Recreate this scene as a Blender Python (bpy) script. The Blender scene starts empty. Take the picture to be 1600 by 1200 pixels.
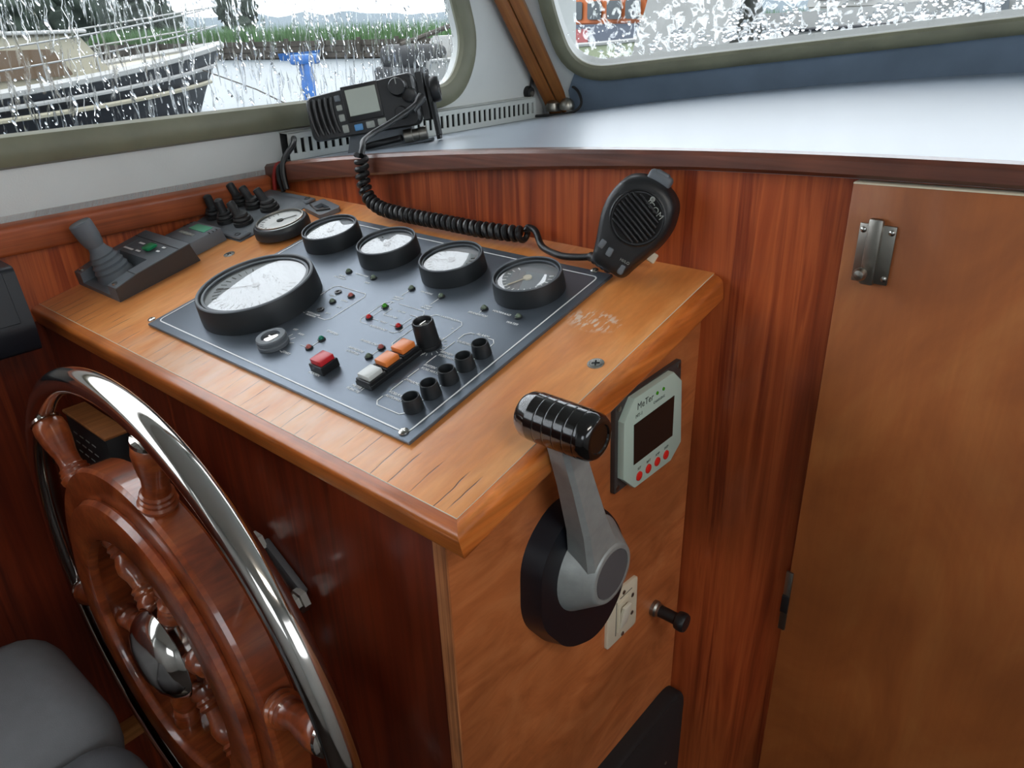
import bpy, bmesh, math, random
from math import sin, cos, pi, radians, sqrt
from mathutils import Matrix, Vector, noise
SC = bpy.context.scene
COL = SC.collection
rng = random.Random(7)

# ------------------------------------------------------------------ camera, sky, lights, exposure
cam_d = bpy.data.cameras.new('camera'); cam = bpy.data.objects.new('camera', cam_d); COL.objects.link(cam)
cR, cU, cF = Vector((.7582, .6514, -.0283)), Vector((-.2632, .3455, .9008)), Vector((-.5966, .6755, -.4334))
m = Matrix((cR, cU, -cF)).transposed().to_4x4(); m.translation = Vector((.36673, -.30282, .26887))
cam.matrix_world = m
cam_d.sensor_width = 36; cam_d.lens = 36 * 1196.86 / 1600; cam_d.clip_start = .01; cam_d.clip_end = 500
SC.camera = cam
W = bpy.data.worlds.new('overcast_sky'); SC.world = W; W.use_nodes = True
wn = W.node_tree.nodes; wl = W.node_tree.links
bg = wn['Background']; bg.inputs['Strength'].default_value = 3.5
tc = wn.new('ShaderNodeTexCoord'); sx = wn.new('ShaderNodeSeparateXYZ'); cr = wn.new('ShaderNodeValToRGB')
wl.new(tc.outputs['Generated'], sx.inputs[0]); wl.new(sx.outputs['Z'], cr.inputs[0]); wl.new(cr.outputs[0], bg.inputs['Color'])
cr.color_ramp.elements[0].position = 0; cr.color_ramp.elements[0].color = (.78, .86, .93, 1)
cr.color_ramp.elements[1].position = .9; cr.color_ramp.elements[1].color = (.96, 1, 1.04, 1)
SC.view_settings.view_transform = 'Standard'; SC.view_settings.look = 'None'
SC.cycles.caustics_reflective = False; SC.view_settings.exposure = 0.22; SC.view_settings.gamma = 1; SC.view_settings.use_curve_mapping = False

def area(name, loc, target, sx_, sy_, power, col=(1, 1, 1)):
    l = bpy.data.lights.new(name, 'AREA'); l.shape = 'RECTANGLE'; l.size = sx_; l.size_y = sy_; l.energy = power; l.color = col
    o = bpy.data.objects.new(name, l); COL.objects.link(o); o.location = loc
    o.rotation_euler = (Vector(target) - Vector(loc)).to_track_quat('-Z', 'Y').to_euler(); return o
area('added_fill_light', (.98, -.22, .885), (.30, .12, -.2), .5, .22, 4.2, (1, .95, .88))  # fill lamp added out of view to brighten the console side and door

# ------------------------------------------------------------------ materials
MATS = {}
def L_(c): return tuple((x / 12.92 if x <= .04045 else ((x + .055) / 1.055) ** 2.4) for x in [v / 255 for v in c]) + (1,)
def newmat(name):
    mt = bpy.data.materials.new(name); mt.use_nodes = True; MATS[name] = mt
    nt = mt.node_tree; return mt, nt, nt.nodes['Principled BSDF']
def setp(b, **k):
    for a, v in k.items(): b.inputs[a.replace('_', ' ')].default_value = v
def plain(name, rgb, rough=.5, metal=0, spec=.5, coat=0, var=.0, vscale=40, bump=0, bscale=200, coat_rough=.08, **k):
    mt, nt, b = newmat(name); c = L_(rgb)
    setp(b, Base_Color=c, Roughness=rough, Metallic=metal, Coat_Weight=coat, Coat_Roughness=coat_rough)
    b.inputs['Specular IOR Level'].default_value = spec
    for a, v in k.items(): b.inputs[a.replace('_', ' ')].default_value = v
    N, L = nt.nodes, nt.links
    if var or bump:
        t = N.new('ShaderNodeTexCoord')
    if var:
        n = N.new('ShaderNodeTexNoise'); n.inputs['Scale'].default_value = vscale; n.inputs['Detail'].default_value = 5
        L.new(t.outputs['Object'], n.inputs['Vector'])
        r = N.new('ShaderNodeValToRGB'); L.new(n.outputs[0], r.inputs[0])
        r.color_ramp.elements[0].position = .3; r.color_ramp.elements[1].position = .7
        r.color_ramp.elements[0].color = tuple(x * (1 - var) for x in c[:3]) + (1,)
        r.color_ramp.elements[1].color = tuple(min(1, x * (1 + var)) for x in c[:3]) + (1,)
        L.new(r.outputs[0], b.inputs['Base Color'])
    if bump:
        n2 = N.new('ShaderNodeTexNoise'); n2.inputs['Scale'].default_value = bscale; n2.inputs['Detail'].default_value = 4
        L.new(t.outputs['Object'], n2.inputs['Vector'])
        bp = N.new('ShaderNodeBump'); bp.inputs['Strength'].default_value = bump; bp.inputs['Distance'].default_value = .001
        L.new(n2.outputs[0], bp.inputs['Height']); L.new(bp.outputs[0], b.inputs['Normal'])
    return mt
def wood(name, cols, axis='Z', f=55, fine=240, rough=.3, coat=.5, patch=.35, pscale=7, along=.035, bump=.12, cracks=False, coat_rough=.1, distort=.6, fc=.18):
    mt, nt, b = newmat(name); N, L = nt.nodes, nt.links
    t = N.new('ShaderNodeTexCoord')
    def mapped(sc, al):
        mp = N.new('ShaderNodeMapping'); s = [sc] * 3; s['XYZ'.index(axis)] = sc * al
        mp.inputs['Scale'].default_value = s; L.new(t.outputs['Object'], mp.inputs['Vector']); return mp
    n1 = N.new('ShaderNodeTexNoise'); n1.inputs['Scale'].default_value = 1; n1.inputs['Detail'].default_value = 5; n1.inputs['Roughness'].default_value = .6
    n1.inputs['Distortion'].default_value = distort
    L.new(mapped(f, along).outputs[0], n1.inputs['Vector'])
    n2 = N.new('ShaderNodeTexNoise'); n2.inputs['Scale'].default_value = 1; n2.inputs['Detail'].default_value = 3
    L.new(mapped(fine, .03).outputs[0], n2.inputs['Vector'])
    n3 = N.new('ShaderNodeTexNoise'); n3.inputs['Scale'].default_value = pscale; n3.inputs['Detail'].default_value = 3
    L.new(t.outputs['Object'], n3.inputs['Vector'])
    r = N.new('ShaderNodeValToRGB'); L.new(n1.outputs[0], r.inputs[0]); e = r.color_ramp.elements
    while len(e) < len(cols): e.new(.5)
    for i, (p, c) in enumerate(cols): e[i].position = p; e[i].color = L_(c)
    mf = N.new('ShaderNodeMapRange'); mf.inputs['From Min'].default_value = .3; mf.inputs['From Max'].default_value = .7
    mf.inputs['To Min'].default_value = 1 - fc * 1.2; mf.inputs['To Max'].default_value = 1 + fc * .8; L.new(n2.outputs[0], mf.inputs[0])
    mp3 = N.new('ShaderNodeMapRange'); mp3.inputs['From Min'].default_value = .35; mp3.inputs['From Max'].default_value = .65
    mp3.inputs['To Min'].default_value = 1 - patch; mp3.inputs['To Max'].default_value = 1 + patch * .4; L.new(n3.outputs[0], mp3.inputs[0])
    mul = N.new('ShaderNodeMath'); mul.operation = 'MULTIPLY'; L.new(mf.outputs[0], mul.inputs[0]); L.new(mp3.outputs[0], mul.inputs[1])
    mx = N.new('ShaderNodeVectorMath'); mx.operation = 'SCALE'; L.new(r.outputs[0], mx.inputs[0]); L.new(mul.outputs[0], mx.inputs['Scale'])
    colout = mx.outputs[0]; height = n2.outputs[0]
    if cracks:   # checks in the old varnish near the front edge, running with the grain
        sp = N.new('ShaderNodeSeparateXYZ'); L.new(t.outputs['Object'], sp.inputs[0])
        nw = N.new('ShaderNodeTexNoise'); nw.inputs['Scale'].default_value = 30; L.new(t.outputs['Object'], nw.inputs['Vector'])
        wv = N.new('ShaderNodeMath'); wv.operation = 'MULTIPLY_ADD'; L.new(nw.outputs[0], wv.inputs[0]); wv.inputs[1].default_value = .006; L.new(sp.outputs['X'], wv.inputs[2])
        v = N.new('ShaderNodeTexVoronoi'); v.voronoi_dimensions = '1D'; v.feature = 'DISTANCE_TO_EDGE'; v.inputs['Scale'].default_value = 55; L.new(wv.outputs[0], v.inputs['W'])
        cm = N.new('ShaderNodeMapRange'); cm.inputs['From Min'].default_value = .012; cm.inputs['From Max'].default_value = .035; cm.inputs['To Min'].default_value = 1; cm.inputs['To Max'].default_value = 0; L.new(v.outputs['Distance'], cm.inputs[0])
        n4 = N.new('ShaderNodeTexNoise'); n4.inputs['Scale'].default_value = 22; L.new(t.outputs['Object'], n4.inputs['Vector'])
        mk = N.new('ShaderNodeMapRange'); mk.inputs['From Min'].default_value = .42; mk.inputs['From Max'].default_value = .52; L.new(n4.outputs[0], mk.inputs[0])
        zn = N.new('ShaderNodeMapRange'); zn.inputs['From Min'].default_value = .004; zn.inputs['From Max'].default_value = -.004; L.new(sp.outputs['Y'], zn.inputs[0])
        c1 = N.new('ShaderNodeMath'); c1.operation = 'MULTIPLY'; L.new(cm.outputs[0], c1.inputs[0]); L.new(mk.outputs[0], c1.inputs[1])
        cmk = N.new('ShaderNodeMath'); cmk.operation = 'MULTIPLY'; L.new(c1.outputs[0], cmk.inputs[0]); L.new(zn.outputs[0], cmk.inputs[1])
        mixc = N.new('ShaderNodeMix'); mixc.data_type = 'RGBA'; L.new(cmk.outputs[0], mixc.inputs[0]); L.new(colout, mixc.inputs[6]); mixc.inputs[7].default_value = L_((84, 48, 28))
        colout = mixc.outputs[2]
        sb = N.new('ShaderNodeMath'); sb.operation = 'SUBTRACT'; L.new(n2.outputs[0], sb.inputs[0]); L.new(cmk.outputs[0], sb.inputs[1]); height = sb.outputs[0]
    if cracks:   # bleached, flaking varnish: a strip along the front edge and a scuffed patch beside the panel
        def blob(cx, cy, rx, ry):
            vm = N.new('ShaderNodeVectorMath'); vm.operation = 'SUBTRACT'; L.new(t.outputs['Object'], vm.inputs[0]); vm.inputs[1].default_value = (cx, cy, 0)
            vs_ = N.new('ShaderNodeVectorMath'); vs_.operation = 'MULTIPLY'; L.new(vm.outputs[0], vs_.inputs[0]); vs_.inputs[1].default_value = (1 / rx, 1 / ry, 0)
            ln = N.new('ShaderNodeVectorMath'); ln.operation = 'LENGTH'; L.new(vs_.outputs[0], ln.inputs[0])
            q = N.new('ShaderNodeMapRange'); q.inputs['From Min'].default_value = 1; q.inputs['From Max'].default_value = .55; L.new(ln.outputs['Value'], q.inputs[0]); return q
        def mix_in(mask, ns, lo, hi, amt, colr, al):
            nn = N.new('ShaderNodeTexNoise'); nn.inputs['Scale'].default_value = 1; nn.inputs['Detail'].default_value = 4; L.new(mapped(ns, al).outputs[0], nn.inputs['Vector'])
            q = N.new('ShaderNodeMapRange'); q.inputs['From Min'].default_value = lo; q.inputs['From Max'].default_value = hi; q.inputs['To Max'].default_value = amt; L.new(nn.outputs[0], q.inputs[0])
            mm = N.new('ShaderNodeMath'); mm.operation = 'MULTIPLY'; L.new(mask.outputs[0], mm.inputs[0]); L.new(q.outputs[0], mm.inputs[1])
            mxx = N.new('ShaderNodeMix'); mxx.data_type = 'RGBA'; L.new(mm.outputs[0], mxx.inputs[0]); L.new(colout, mxx.inputs[6]); mxx.inputs[7].default_value = L_(colr); return mxx.outputs[2]
        colout = mix_in(blob(-.20, -.022, .24, .034), 40, .3, .6, .5, (222, 196, 170), .4)
        colout = mix_in(blob(.026, .188, .030, .017), 330, .5, .6, .75, (236, 222, 204), .3)
    L.new(colout, b.inputs['Base Color'])
    bp = N.new('ShaderNodeBump'); bp.inputs['Strength'].default_value = bump; bp.inputs['Distance'].default_value = .0008
    L.new(height, bp.inputs['Height']); L.new(bp.outputs[0], b.inputs['Normal'])
    setp(b, Roughness=rough, Coat_Weight=coat, Coat_Roughness=coat_rough)
    return mt
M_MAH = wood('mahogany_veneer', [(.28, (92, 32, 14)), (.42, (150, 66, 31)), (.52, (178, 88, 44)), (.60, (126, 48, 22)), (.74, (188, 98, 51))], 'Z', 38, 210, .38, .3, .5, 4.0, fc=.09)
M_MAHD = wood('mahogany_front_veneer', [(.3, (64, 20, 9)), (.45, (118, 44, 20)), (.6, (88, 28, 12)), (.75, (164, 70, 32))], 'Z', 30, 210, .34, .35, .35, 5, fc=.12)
M_DESK = wood('oiled_desk_wood', [(.25, (208, 122, 60)), (.5, (228, 147, 80)), (.75, (240, 170, 105))], 'Y', 22, 200, .3, .4, .14, 6, .07, .2, True, .18, fc=.07)
M_EDGE = wood('desk_edge_wood', [(.25, (164, 80, 30)), (.5, (202, 110, 46)), (.75, (218, 134, 66))], 'X', 60, 260, .32, .45, .25, 18, .04, .25)
M_EDGEY = wood('desk_side_edge_wood', [(.25, (170, 82, 32)), (.5, (204, 112, 48)), (.75, (220, 136, 68))], 'Y', 60, 260, .32, .45, .25, 18, .04, .25)
M_RAILX = wood('trim_mahogany', [(.25, (66, 33, 22)), (.5, (98, 52, 36)), (.75, (130, 76, 54))], 'X', 60, 280, .42, .3, .3, 14, .03, .3)
M_RAILY = wood('side_rail_mahogany', [(.25, (130, 60, 30)), (.5, (168, 84, 44)), (.75, (188, 106, 60))], 'Y', 60, 280, .42, .3, .25, 14, .03, .25)
M_PLY = wood('plywood_side', [(.25, (156, 84, 43)), (.5, (184, 106, 58)), (.75, (200, 124, 74))], 'Y', 26, 300, .42, .2, .28, 9, .35, .1, distort=2.5, fc=.05)
M_PLYE = wood('plywood_edge', [(.3, (96, 44, 20)), (.5, (170, 104, 60)), (.7, (196, 130, 82))], 'Z', 300, 400, .6, .1, .2, 30, .02, .3)
M_DOOR = wood('door_plywood', [(.25, (142, 78, 36)), (.5, (162, 92, 43)), (.75, (174, 107, 54))], 'Z', 9, 300, .48, .15, .2, 6, .5, .1, distort=2, fc=.04)
M_WHEEL = wood('varnished_wheel_wood', [(.25, (96, 40, 20)), (.5, (146, 68, 33)), (.75, (182, 98, 50))], 'Z', 45, 200, .28, .9, .25, 16, .2, .15, coat_rough=.05)
M_POST = wood('corner_post_wood', [(.25, (128, 74, 34)), (.5, (158, 98, 50)), (.75, (178, 118, 66))], 'Z', 50, 260, .42, .25, .2, 9, .04, .15)
M_BATTEN = wood('batten_wood', [(.25, (150, 90, 46)), (.75, (190, 126, 72))], 'Y', 60, 240, .5, .1, .2, 10, .04)
M_WHITE = plain('painted_white_wall', (205, 208, 206), .5, var=.05, vscale=9, bump=.15, bscale=500)
M_CEIL = plain('cream_headliner', (225, 222, 214), .8)
M_SHELF = plain('glossy_white_shelf_paint', (150, 161, 173), .36, var=.03, vscale=5, coat=.25, coat_rough=.2)
M_SLATE = plain('slate_blue_paint', (112, 126, 142), .4, var=.12, vscale=14, bump=.1, bscale=120)
M_FLOOR = plain('dark_cabin_floor', (46, 34, 28), .6)
M_SEAL = plain('olive_grey_rubber_seal', (112, 112, 92), .5, var=.15, vscale=20)
M_CHROME = plain('polished_steel', (205, 200, 194), .09, 1)
M_STEEL = plain('dull_steel', (150, 146, 138), .35, 1, bump=.1)
M_SCREW = plain('screw_steel', (190, 188, 182), .25, 1)
M_BLK = plain('black_plastic', (24, 25, 27), .42, bump=.05, bscale=900)
M_BLKM = plain('matt_black_plastic', (30, 32, 34), .6, bump=.08, bscale=900)
M_BEZ = plain('black_bezel', (34, 38, 41), .45)
M_CHAR = plain('charcoal_plastic', (98, 104, 110), .5, bump=.08, bscale=900)
M_CHARD = plain('charcoal_side_plastic', (58, 54, 52), .5)
M_RUB = plain('rubber_boot', (34, 35, 37), .5)
M_GLOSSB = plain('glossy_black_knob', (14, 13, 13), .14, coat=.6)
M_NAVY = plain('satin_navy_black_plastic', (18, 21, 28), .35)
M_CAST = plain('cast_aluminium_paint', (150, 154, 152), .42, .25, var=.1, vscale=90, bump=.12, bscale=300)
M_CASTD = plain('grey_badge', (84, 84, 86), .55)
M_IVORY = plain('ivory_plastic', (214, 204, 180), .4, var=.04)
M_SAGE = plain('sage_meter_face', (180, 200, 188), .42)
M_SCRN = plain('dark_meter_screen', (34, 28, 24), .25)
M_RED = plain('red_button', (208, 36, 28), .4)
M_PLATE, _nt, _b = newmat('brushed_panel'); setp(_b, Base_Color=L_((106, 115, 126)), Metallic=.6, Roughness=.34)
_n = _nt.nodes.new('ShaderNodeTexNoise'); _t = _nt.nodes.new('ShaderNodeTexCoord'); _m = _nt.nodes.new('ShaderNodeMapping')
_m.inputs['Scale'].default_value = (1600, 60, 60); _nt.links.new(_t.outputs['Object'], _m.inputs[0]); _nt.links.new(_m.outputs[0], _n.inputs['Vector'])
_n.inputs['Scale'].default_value = 1
_bp = _nt.nodes.new('ShaderNodeBump'); _bp.inputs['Strength'].default_value = .12; _bp.inputs['Distance'].default_value = .0004
_nt.links.new(_n.outputs[0], _bp.inputs['Height']); _nt.links.new(_bp.outputs[0], _b.inputs['Normal'])
M_PRINT = plain('white_print', (250, 252, 252), .5)
M_DARKP = plain('dark_print', (40, 48, 46), .6)
M_LEDG = plain('grey_green_lens', (104, 118, 100), .25)
M_LEDR = plain('red_lens', (196, 28, 30), .2)
M_LEDP = plain('faded_red_lens', (180, 96, 88), .3)
M_LEDGR = plain('green_lens', (62, 150, 30), .2)
M_LEDT = plain('teal_lens', (10, 120, 96), .2)
M_ORG = plain('orange_rocker', (232, 130, 62), .3)
M_REDR = plain('red_rocker', (200, 40, 48), .3)
M_WHT = plain('clear_white_rocker', (205, 208, 205), .25)
M_GREENB = plain('green_button', (12, 122, 74), .35)
M_LCDG = plain('teal_lcd', (94, 176, 144), .25)
M_LCD = plain('grey_green_lcd', (132, 140, 124), .15)
M_PALEB = plain('pale_button', (150, 154, 148), .35)
M_BLUEB = plain('pale_blue_button', (84, 140, 190), .35)
M_DIALW = plain('white_dial', (236, 238, 236), .5)
M_DIAL = plain('grey_dial', (132, 138, 142), .5)
M_WIRE_R = plain('red_wire', (150, 34, 26), .45)
M_TRUNK = plain('grey_trunking', (196, 200, 196), .45)
M_TRUNKD = plain('trunking_inside', (34, 36, 36), .7)
M_SEAT = plain('grey_vinyl_seat', (112, 114, 117), .62, bump=.25, bscale=1100, var=.05, vscale=60)
M_SEATD = plain('shaded_grey_vinyl', (84, 86, 90), .62, bump=.25, bscale=1100)
M_CREAM = plain('cream_cover', (214, 208, 190), .5)

def glassmat(name, ior, tint=1.0, rough=.02):
    mt = bpy.data.materials.new(name); mt.use_nodes = True; nt = mt.node_tree; N, L = nt.nodes, nt.links; N.clear()
    o = N.new('ShaderNodeOutputMaterial'); mx = N.new('ShaderNodeMixShader'); tr = N.new('ShaderNodeBsdfTransparent'); gl = N.new('ShaderNodeBsdfGlossy'); fr = N.new('ShaderNodeFresnel')
    fr.inputs['IOR'].default_value = ior; gl.inputs['Roughness'].default_value = rough; tr.inputs['Color'].default_value = (tint, tint, tint, 1)
    ge = N.new('ShaderNodeNewGeometry'); fb = N.new('ShaderNodeMath'); fb.operation = 'SUBTRACT'; fb.inputs[0].default_value = 1; L.new(ge.outputs['Backfacing'], fb.inputs[1])   # one reflection per pane: the far face only lets light out
    fm = N.new('ShaderNodeMath'); fm.operation = 'MULTIPLY'; L.new(fr.outputs[0], fm.inputs[0]); L.new(fb.outputs[0], fm.inputs[1]); L.new(fm.outputs[0], mx.inputs[0]); L.new(tr.outputs[0], mx.inputs[1]); L.new(gl.outputs[0], mx.inputs[2]); L.new(mx.outputs[0], o.inputs[0]); return mt
M_GLASS = glassmat('window_glass', 1.25, .93)
M_LENS = glassmat('gauge_glass', 2.25)
def rainmat(name, ior, sc, stretch, cover0, cover1, strength, dist=.004):
    # water film on the outside of a pane: runs and drops refract, the dry gaps between them pass light straight
    mt = bpy.data.materials.new(name); mt.use_nodes = True; nt = mt.node_tree; N, L = nt.nodes, nt.links; N.clear()
    o = N.new('ShaderNodeOutputMaterial'); mx = N.new('ShaderNodeMixShader'); tr = N.new('ShaderNodeBsdfTransparent'); rf = N.new('ShaderNodeBsdfRefraction')
    rf.inputs['IOR'].default_value = ior; rf.inputs['Roughness'].default_value = .0
    t = N.new('ShaderNodeTexCoord'); mp = N.new('ShaderNodeMapping'); mp.inputs['Scale'].default_value = (sc, sc, sc * stretch); L.new(t.outputs['Object'], mp.inputs[0])
    n = N.new('ShaderNodeTexNoise'); n.inputs['Scale'].default_value = 1; n.inputs['Detail'].default_value = 3; n.inputs['Distortion'].default_value = .8; L.new(mp.outputs[0], n.inputs['Vector'])
    mr = N.new('ShaderNodeMapRange'); mr.inputs['From Min'].default_value = cover0; mr.inputs['From Max'].default_value = cover1; L.new(n.outputs[0], mr.inputs[0])
    bp = N.new('ShaderNodeBump'); bp.inputs['Strength'].default_value = strength; bp.inputs['Distance'].default_value = dist; L.new(mr.outputs[0], bp.inputs['Height']); L.new(bp.outputs[0], rf.inputs['Normal'])
    L.new(mr.outputs[0], mx.inputs[0]); L.new(tr.outputs[0], mx.inputs[1]); L.new(rf.outputs[0], mx.inputs[2]); L.new(mx.outputs[0], o.inputs[0]); return mt
M_RAINL = rainmat('running_rain_film', 1.15, 170, .16, .54, .66, .8, .0008)
M_RAINW = rainmat('thick_rain_film', 1.15, 60, .6, .5, .66, .3, .0005)
M_DROP = bpy.data.materials.new('rain_water'); M_DROP.use_nodes = True
for nm_, io_ in (('flat_rain_water', 1.13),):
    M_DROPW = bpy.data.materials.new(nm_); M_DROPW.use_nodes = True; setp(M_DROPW.node_tree.nodes['Principled BSDF'], Base_Color=(1, 1, 1, 1), Roughness=0, IOR=io_, Transmission_Weight=1)
_b = M_DROP.node_tree.nodes['Principled BSDF']; setp(_b, Base_Color=(1, 1, 1, 1), Roughness=0, IOR=1.33, Transmission_Weight=1)

# ------------------------------------------------------------------ mesh helpers
I4 = Matrix.Identity(4)
class G:
    def __init__(s): s.b = bmesh.new()
    def _tag(s, vs, M):
        if M is not None: bmesh.ops.transform(s.b, matrix=M, verts=vs)
    def box(s, c, d, bev=0, seg=2, M=None, taper=None):
        r = bmesh.ops.create_cube(s.b, size=1); vs = r['verts']
        for v in vs:
            k = taper if (taper is not None and v.co.z > 0) else 1
            v.co = Vector((v.co.x * d[0] * k, v.co.y * d[1] * k, v.co.z * d[2])) + Vector(c)
        if bev:
            es = list({e for v in vs for e in v.link_edges})
            r2 = bmesh.ops.bevel(s.b, geom=es, offset=bev, segments=seg, profile=.5, affect='EDGES'); vs = list({v for f in r2['faces'] for v in f.verts} | {v for v in vs if v.is_valid})
        s._tag(vs, M); return s
    def lathe(s, prof, n=32, M=None, cap0=True, cap1=True, sx=1, sy=1):
        rings = []
        for r, z in prof:
            rings.append([s.b.verts.new((r * cos(2 * pi * i / n) * sx, r * sin(2 * pi * i / n) * sy, z)) for i in range(n)])
        for a, b_ in zip(rings, rings[1:]):
            for i in range(n):
                s.b.faces.new((a[i], a[(i + 1) % n], b_[(i + 1) % n], b_[i]))
        if cap0: s.b.faces.new(rings[0][::-1])
        if cap1: s.b.faces.new(rings[-1])
        s._tag([v for q in rings for v in q], M); return s
    def prism(s, poly, z0, z1, M=None, bev=0, seg=2, poly_top=None):
        a = [s.b.verts.new((x, y, z0)) for x, y in poly]; t = [s.b.verts.new((x, y, z1)) for x, y in (poly_top or poly)]
        n = len(poly); fs = [s.b.faces.new(a[::-1]), s.b.faces.new(t)]
        for i in range(n): s.b.faces.new((a[i], a[(i + 1) % n], t[(i + 1) % n], t[i]))
        vs = a + t
        if bev:
            es = [e for e in fs[1].edges]
            r2 = bmesh.ops.bevel(s.b, geom=es, offset=bev, segments=seg, profile=.5, affect='EDGES')
            vs = list({v for f in r2['faces'] for v in f.verts} | {v for v in vs if v.is_valid})
        s._tag(vs, M); return s
    def tube(s, path, r, n=10, closed=False, M=None, caps=True):
        P = [Vector(p) for p in path]; m_ = len(P); R = r if hasattr(r, '__len__') else [r] * m_
        T = []
        for i in range(m_):
            a = P[(i - 1) % m_] if (closed or i > 0) else P[i]; b_ = P[(i + 1) % m_] if (closed or i < m_ - 1) else P[i]
            T.append((b_ - a).normalized())
        up = T[0].orthogonal().normalized(); rings = []
        for i in range(m_):
            up = (up - T[i] * up.dot(T[i])); up = up.normalized() if up.length > 1e-9 else T[i].orthogonal().normalized()
            w = T[i].cross(up)
            rings.append([s.b.verts.new(P[i] + (up * cos(2 * pi * k / n) + w * sin(2 * pi * k / n)) * R[i]) for k in range(n)])
        pr = list(zip(rings, rings[1:])) + ([(rings[-1], rings[0])] if closed else [])
        for a, b_ in pr:
            for k in range(n): s.b.faces.new((a[k], b_[k], b_[(k + 1) % n], a[(k + 1) % n]))
        if caps and not closed: s.b.faces.new(rings[0]); s.b.faces.new(rings[-1][::-1])
        s._tag([v for q in rings for v in q], M); return s
    def grid(s, rows):
        V = [[s.b.verts.new(p) for p in r] for r in rows]
        for a, b_ in zip(V, V[1:]):
            for i in range(len(a) - 1): s.b.faces.new((a[i], a[i + 1], b_[i + 1], b_[i]))
        return s
    def dome(s, r, h, n=16, k=4, M=None, z0=0):
        return s.lathe([(r * cos(pi / 2 * i / k) if i < k else r * .02, z0 + h * sin(pi / 2 * i / k)) for i in range(k + 1)], n, M)
def link(o, parent):
    COL.objects.link(o)
    if parent is not None: o.parent = parent
def part(name, g, mat, parent=None, label=None, sharp=35, loc=None):
    me = bpy.data.meshes.new(name)
    bmesh.ops.recalc_face_normals(g.b, faces=g.b.faces[:]); g.b.to_mesh(me); g.b.free()
    for p in me.polygons: p.use_smooth = True
    me.set_sharp_from_angle(angle=radians(sharp))
    me.materials.append(mat); o = bpy.data.objects.new(name, me); link(o, parent)
    if label: o['label'] = label
    if loc is not None: o.location = loc
    return o
def copypart(src, parent, loc=None, mat=None, matrix=None):
    o = src.copy(); COL.objects.link(o); o.parent = parent
    if mat is not None: o.data = o.data.copy(); o.data.materials[0] = mat
    if loc is not None: o.location = loc
    if matrix is not None: o.matrix_local = matrix
    return o
def tag(o, label, cat, group=None, kind=None):
    o['label'] = label; o['category'] = cat
    if group: o['group'] = group
    if kind: o['kind'] = kind
    return o
def thing(name, label, cat, M=I4, group=None):
    o = bpy.data.objects.new(name, None); COL.objects.link(o); o.matrix_world = M; o.empty_display_size = .02
    return tag(o, label, cat, group)
def struct(name, g, mat, label, cat, parent=None, sharp=35):
    o = part(name, g, mat, parent, sharp=sharp)
    if parent is None: tag(o, label, cat, kind='structure')
    return o
def sempty(name, label, cat, M=I4):
    o = thing(name, label, cat, M); o['kind'] = 'structure'; return o
def dup(root, M, label=None, group=None):
    r = root.copy(); COL.objects.link(r); r.matrix_world = M
    if label: r['label'] = label
    if group: r['group'] = group
    for ch in list(root.children):
        c = ch.copy(); COL.objects.link(c); c.parent = r
        for gch in ch.children:
            d = gch.copy(); COL.objects.link(d); d.parent = c
    return r
def frame(o, x, y, z):     # matrix from three axes and an origin
    mt = Matrix((Vector(x).normalized(), Vector(y).normalized(), Vector(z).normalized())).transposed().to_4x4(); mt.translation = Vector(o); return mt
def lookframe(o, z, up):   # local z along z, local y as near as possible to up
    z = Vector(z).normalized(); x = Vector(up).cross(z).normalized(); return frame(o, x, z.cross(x), z)
T_ = Matrix.Translation
def RX(a): return Matrix.Rotation(a, 4, 'X')
def RY(a): return Matrix.Rotation(a, 4, 'Y')
def RZ(a): return Matrix.Rotation(a, 4, 'Z')
def text(body, size, parent, mat, M, shear=0, align='CENTER', name='lettering', ext=.00008):
    c = bpy.data.curves.new(name, 'FONT'); c.body = body; c.size = size; c.shear = shear; c.align_x = align; c.align_y = 'CENTER'; c.extrude = ext
    c.space_character = 1.05; c.materials.append(mat); q = bpy.data.objects.new(name, c); me = bpy.data.meshes.new_from_object(q); bpy.data.objects.remove(q); bpy.data.curves.remove(c)
    me.name = name; o = bpy.data.objects.new(name, me); link(o, parent); o.matrix_local = M; return o
def rrect(w, h, r, n=5, cx=0, cy=0):
    P = []
    for sx_, sy_, a0 in ((1, 1, 0), (-1, 1, 90), (-1, -1, 180), (1, -1, 270)):
        for i in range(n + 1):
            a = radians(a0 + 90 * i / n); P.append((cx + sx_ * (w / 2 - r) + r * cos(a), cy + sy_ * (h / 2 - r) + r * sin(a)))
    return P
def smooth(pts, n=6, closed=False):    # Catmull-Rom
    P = [Vector(p) for p in pts]; out = []; m_ = len(P)
    for i in range(m_ if closed else m_ - 1):
        p0 = P[(i - 1) % m_] if (closed or i > 0) else P[i]; p1 = P[i]; p2 = P[(i + 1) % m_]; p3 = P[(i + 2) % m_] if (closed or i < m_ - 2) else p2
        for k in range(n):
            t = k / n
            out.append(.5 * ((2 * p1) + (p2 - p0) * t + (2 * p0 - 5 * p1 + 4 * p2 - p3) * t * t + (3 * p1 - p0 - 3 * p2 + p3) * t ** 3))
    if not closed: out.append(P[-1])
    return out
def roundpoly(pts, r, n=6):
    out = []; m_ = len(pts)
    for i in range(m_):
        p = Vector(pts[i][:2]); a = Vector(pts[i - 1][:2]); b_ = Vector(pts[(i + 1) % m_][:2]); rr = pts[i][2] if len(pts[i]) > 2 else r
        da, db = (a - p), (b_ - p); rr_ = min(rr, da.length * .48, db.length * .48)
        p0 = p + da.normalized() * rr_; p1 = p + db.normalized() * rr_
        for k in range(n + 1):
            t = k / n; q = p0 * (1 - t) ** 2 + p * 2 * t * (1 - t) + p1 * t * t; out.append((q.x, q.y))
    return out
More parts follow.
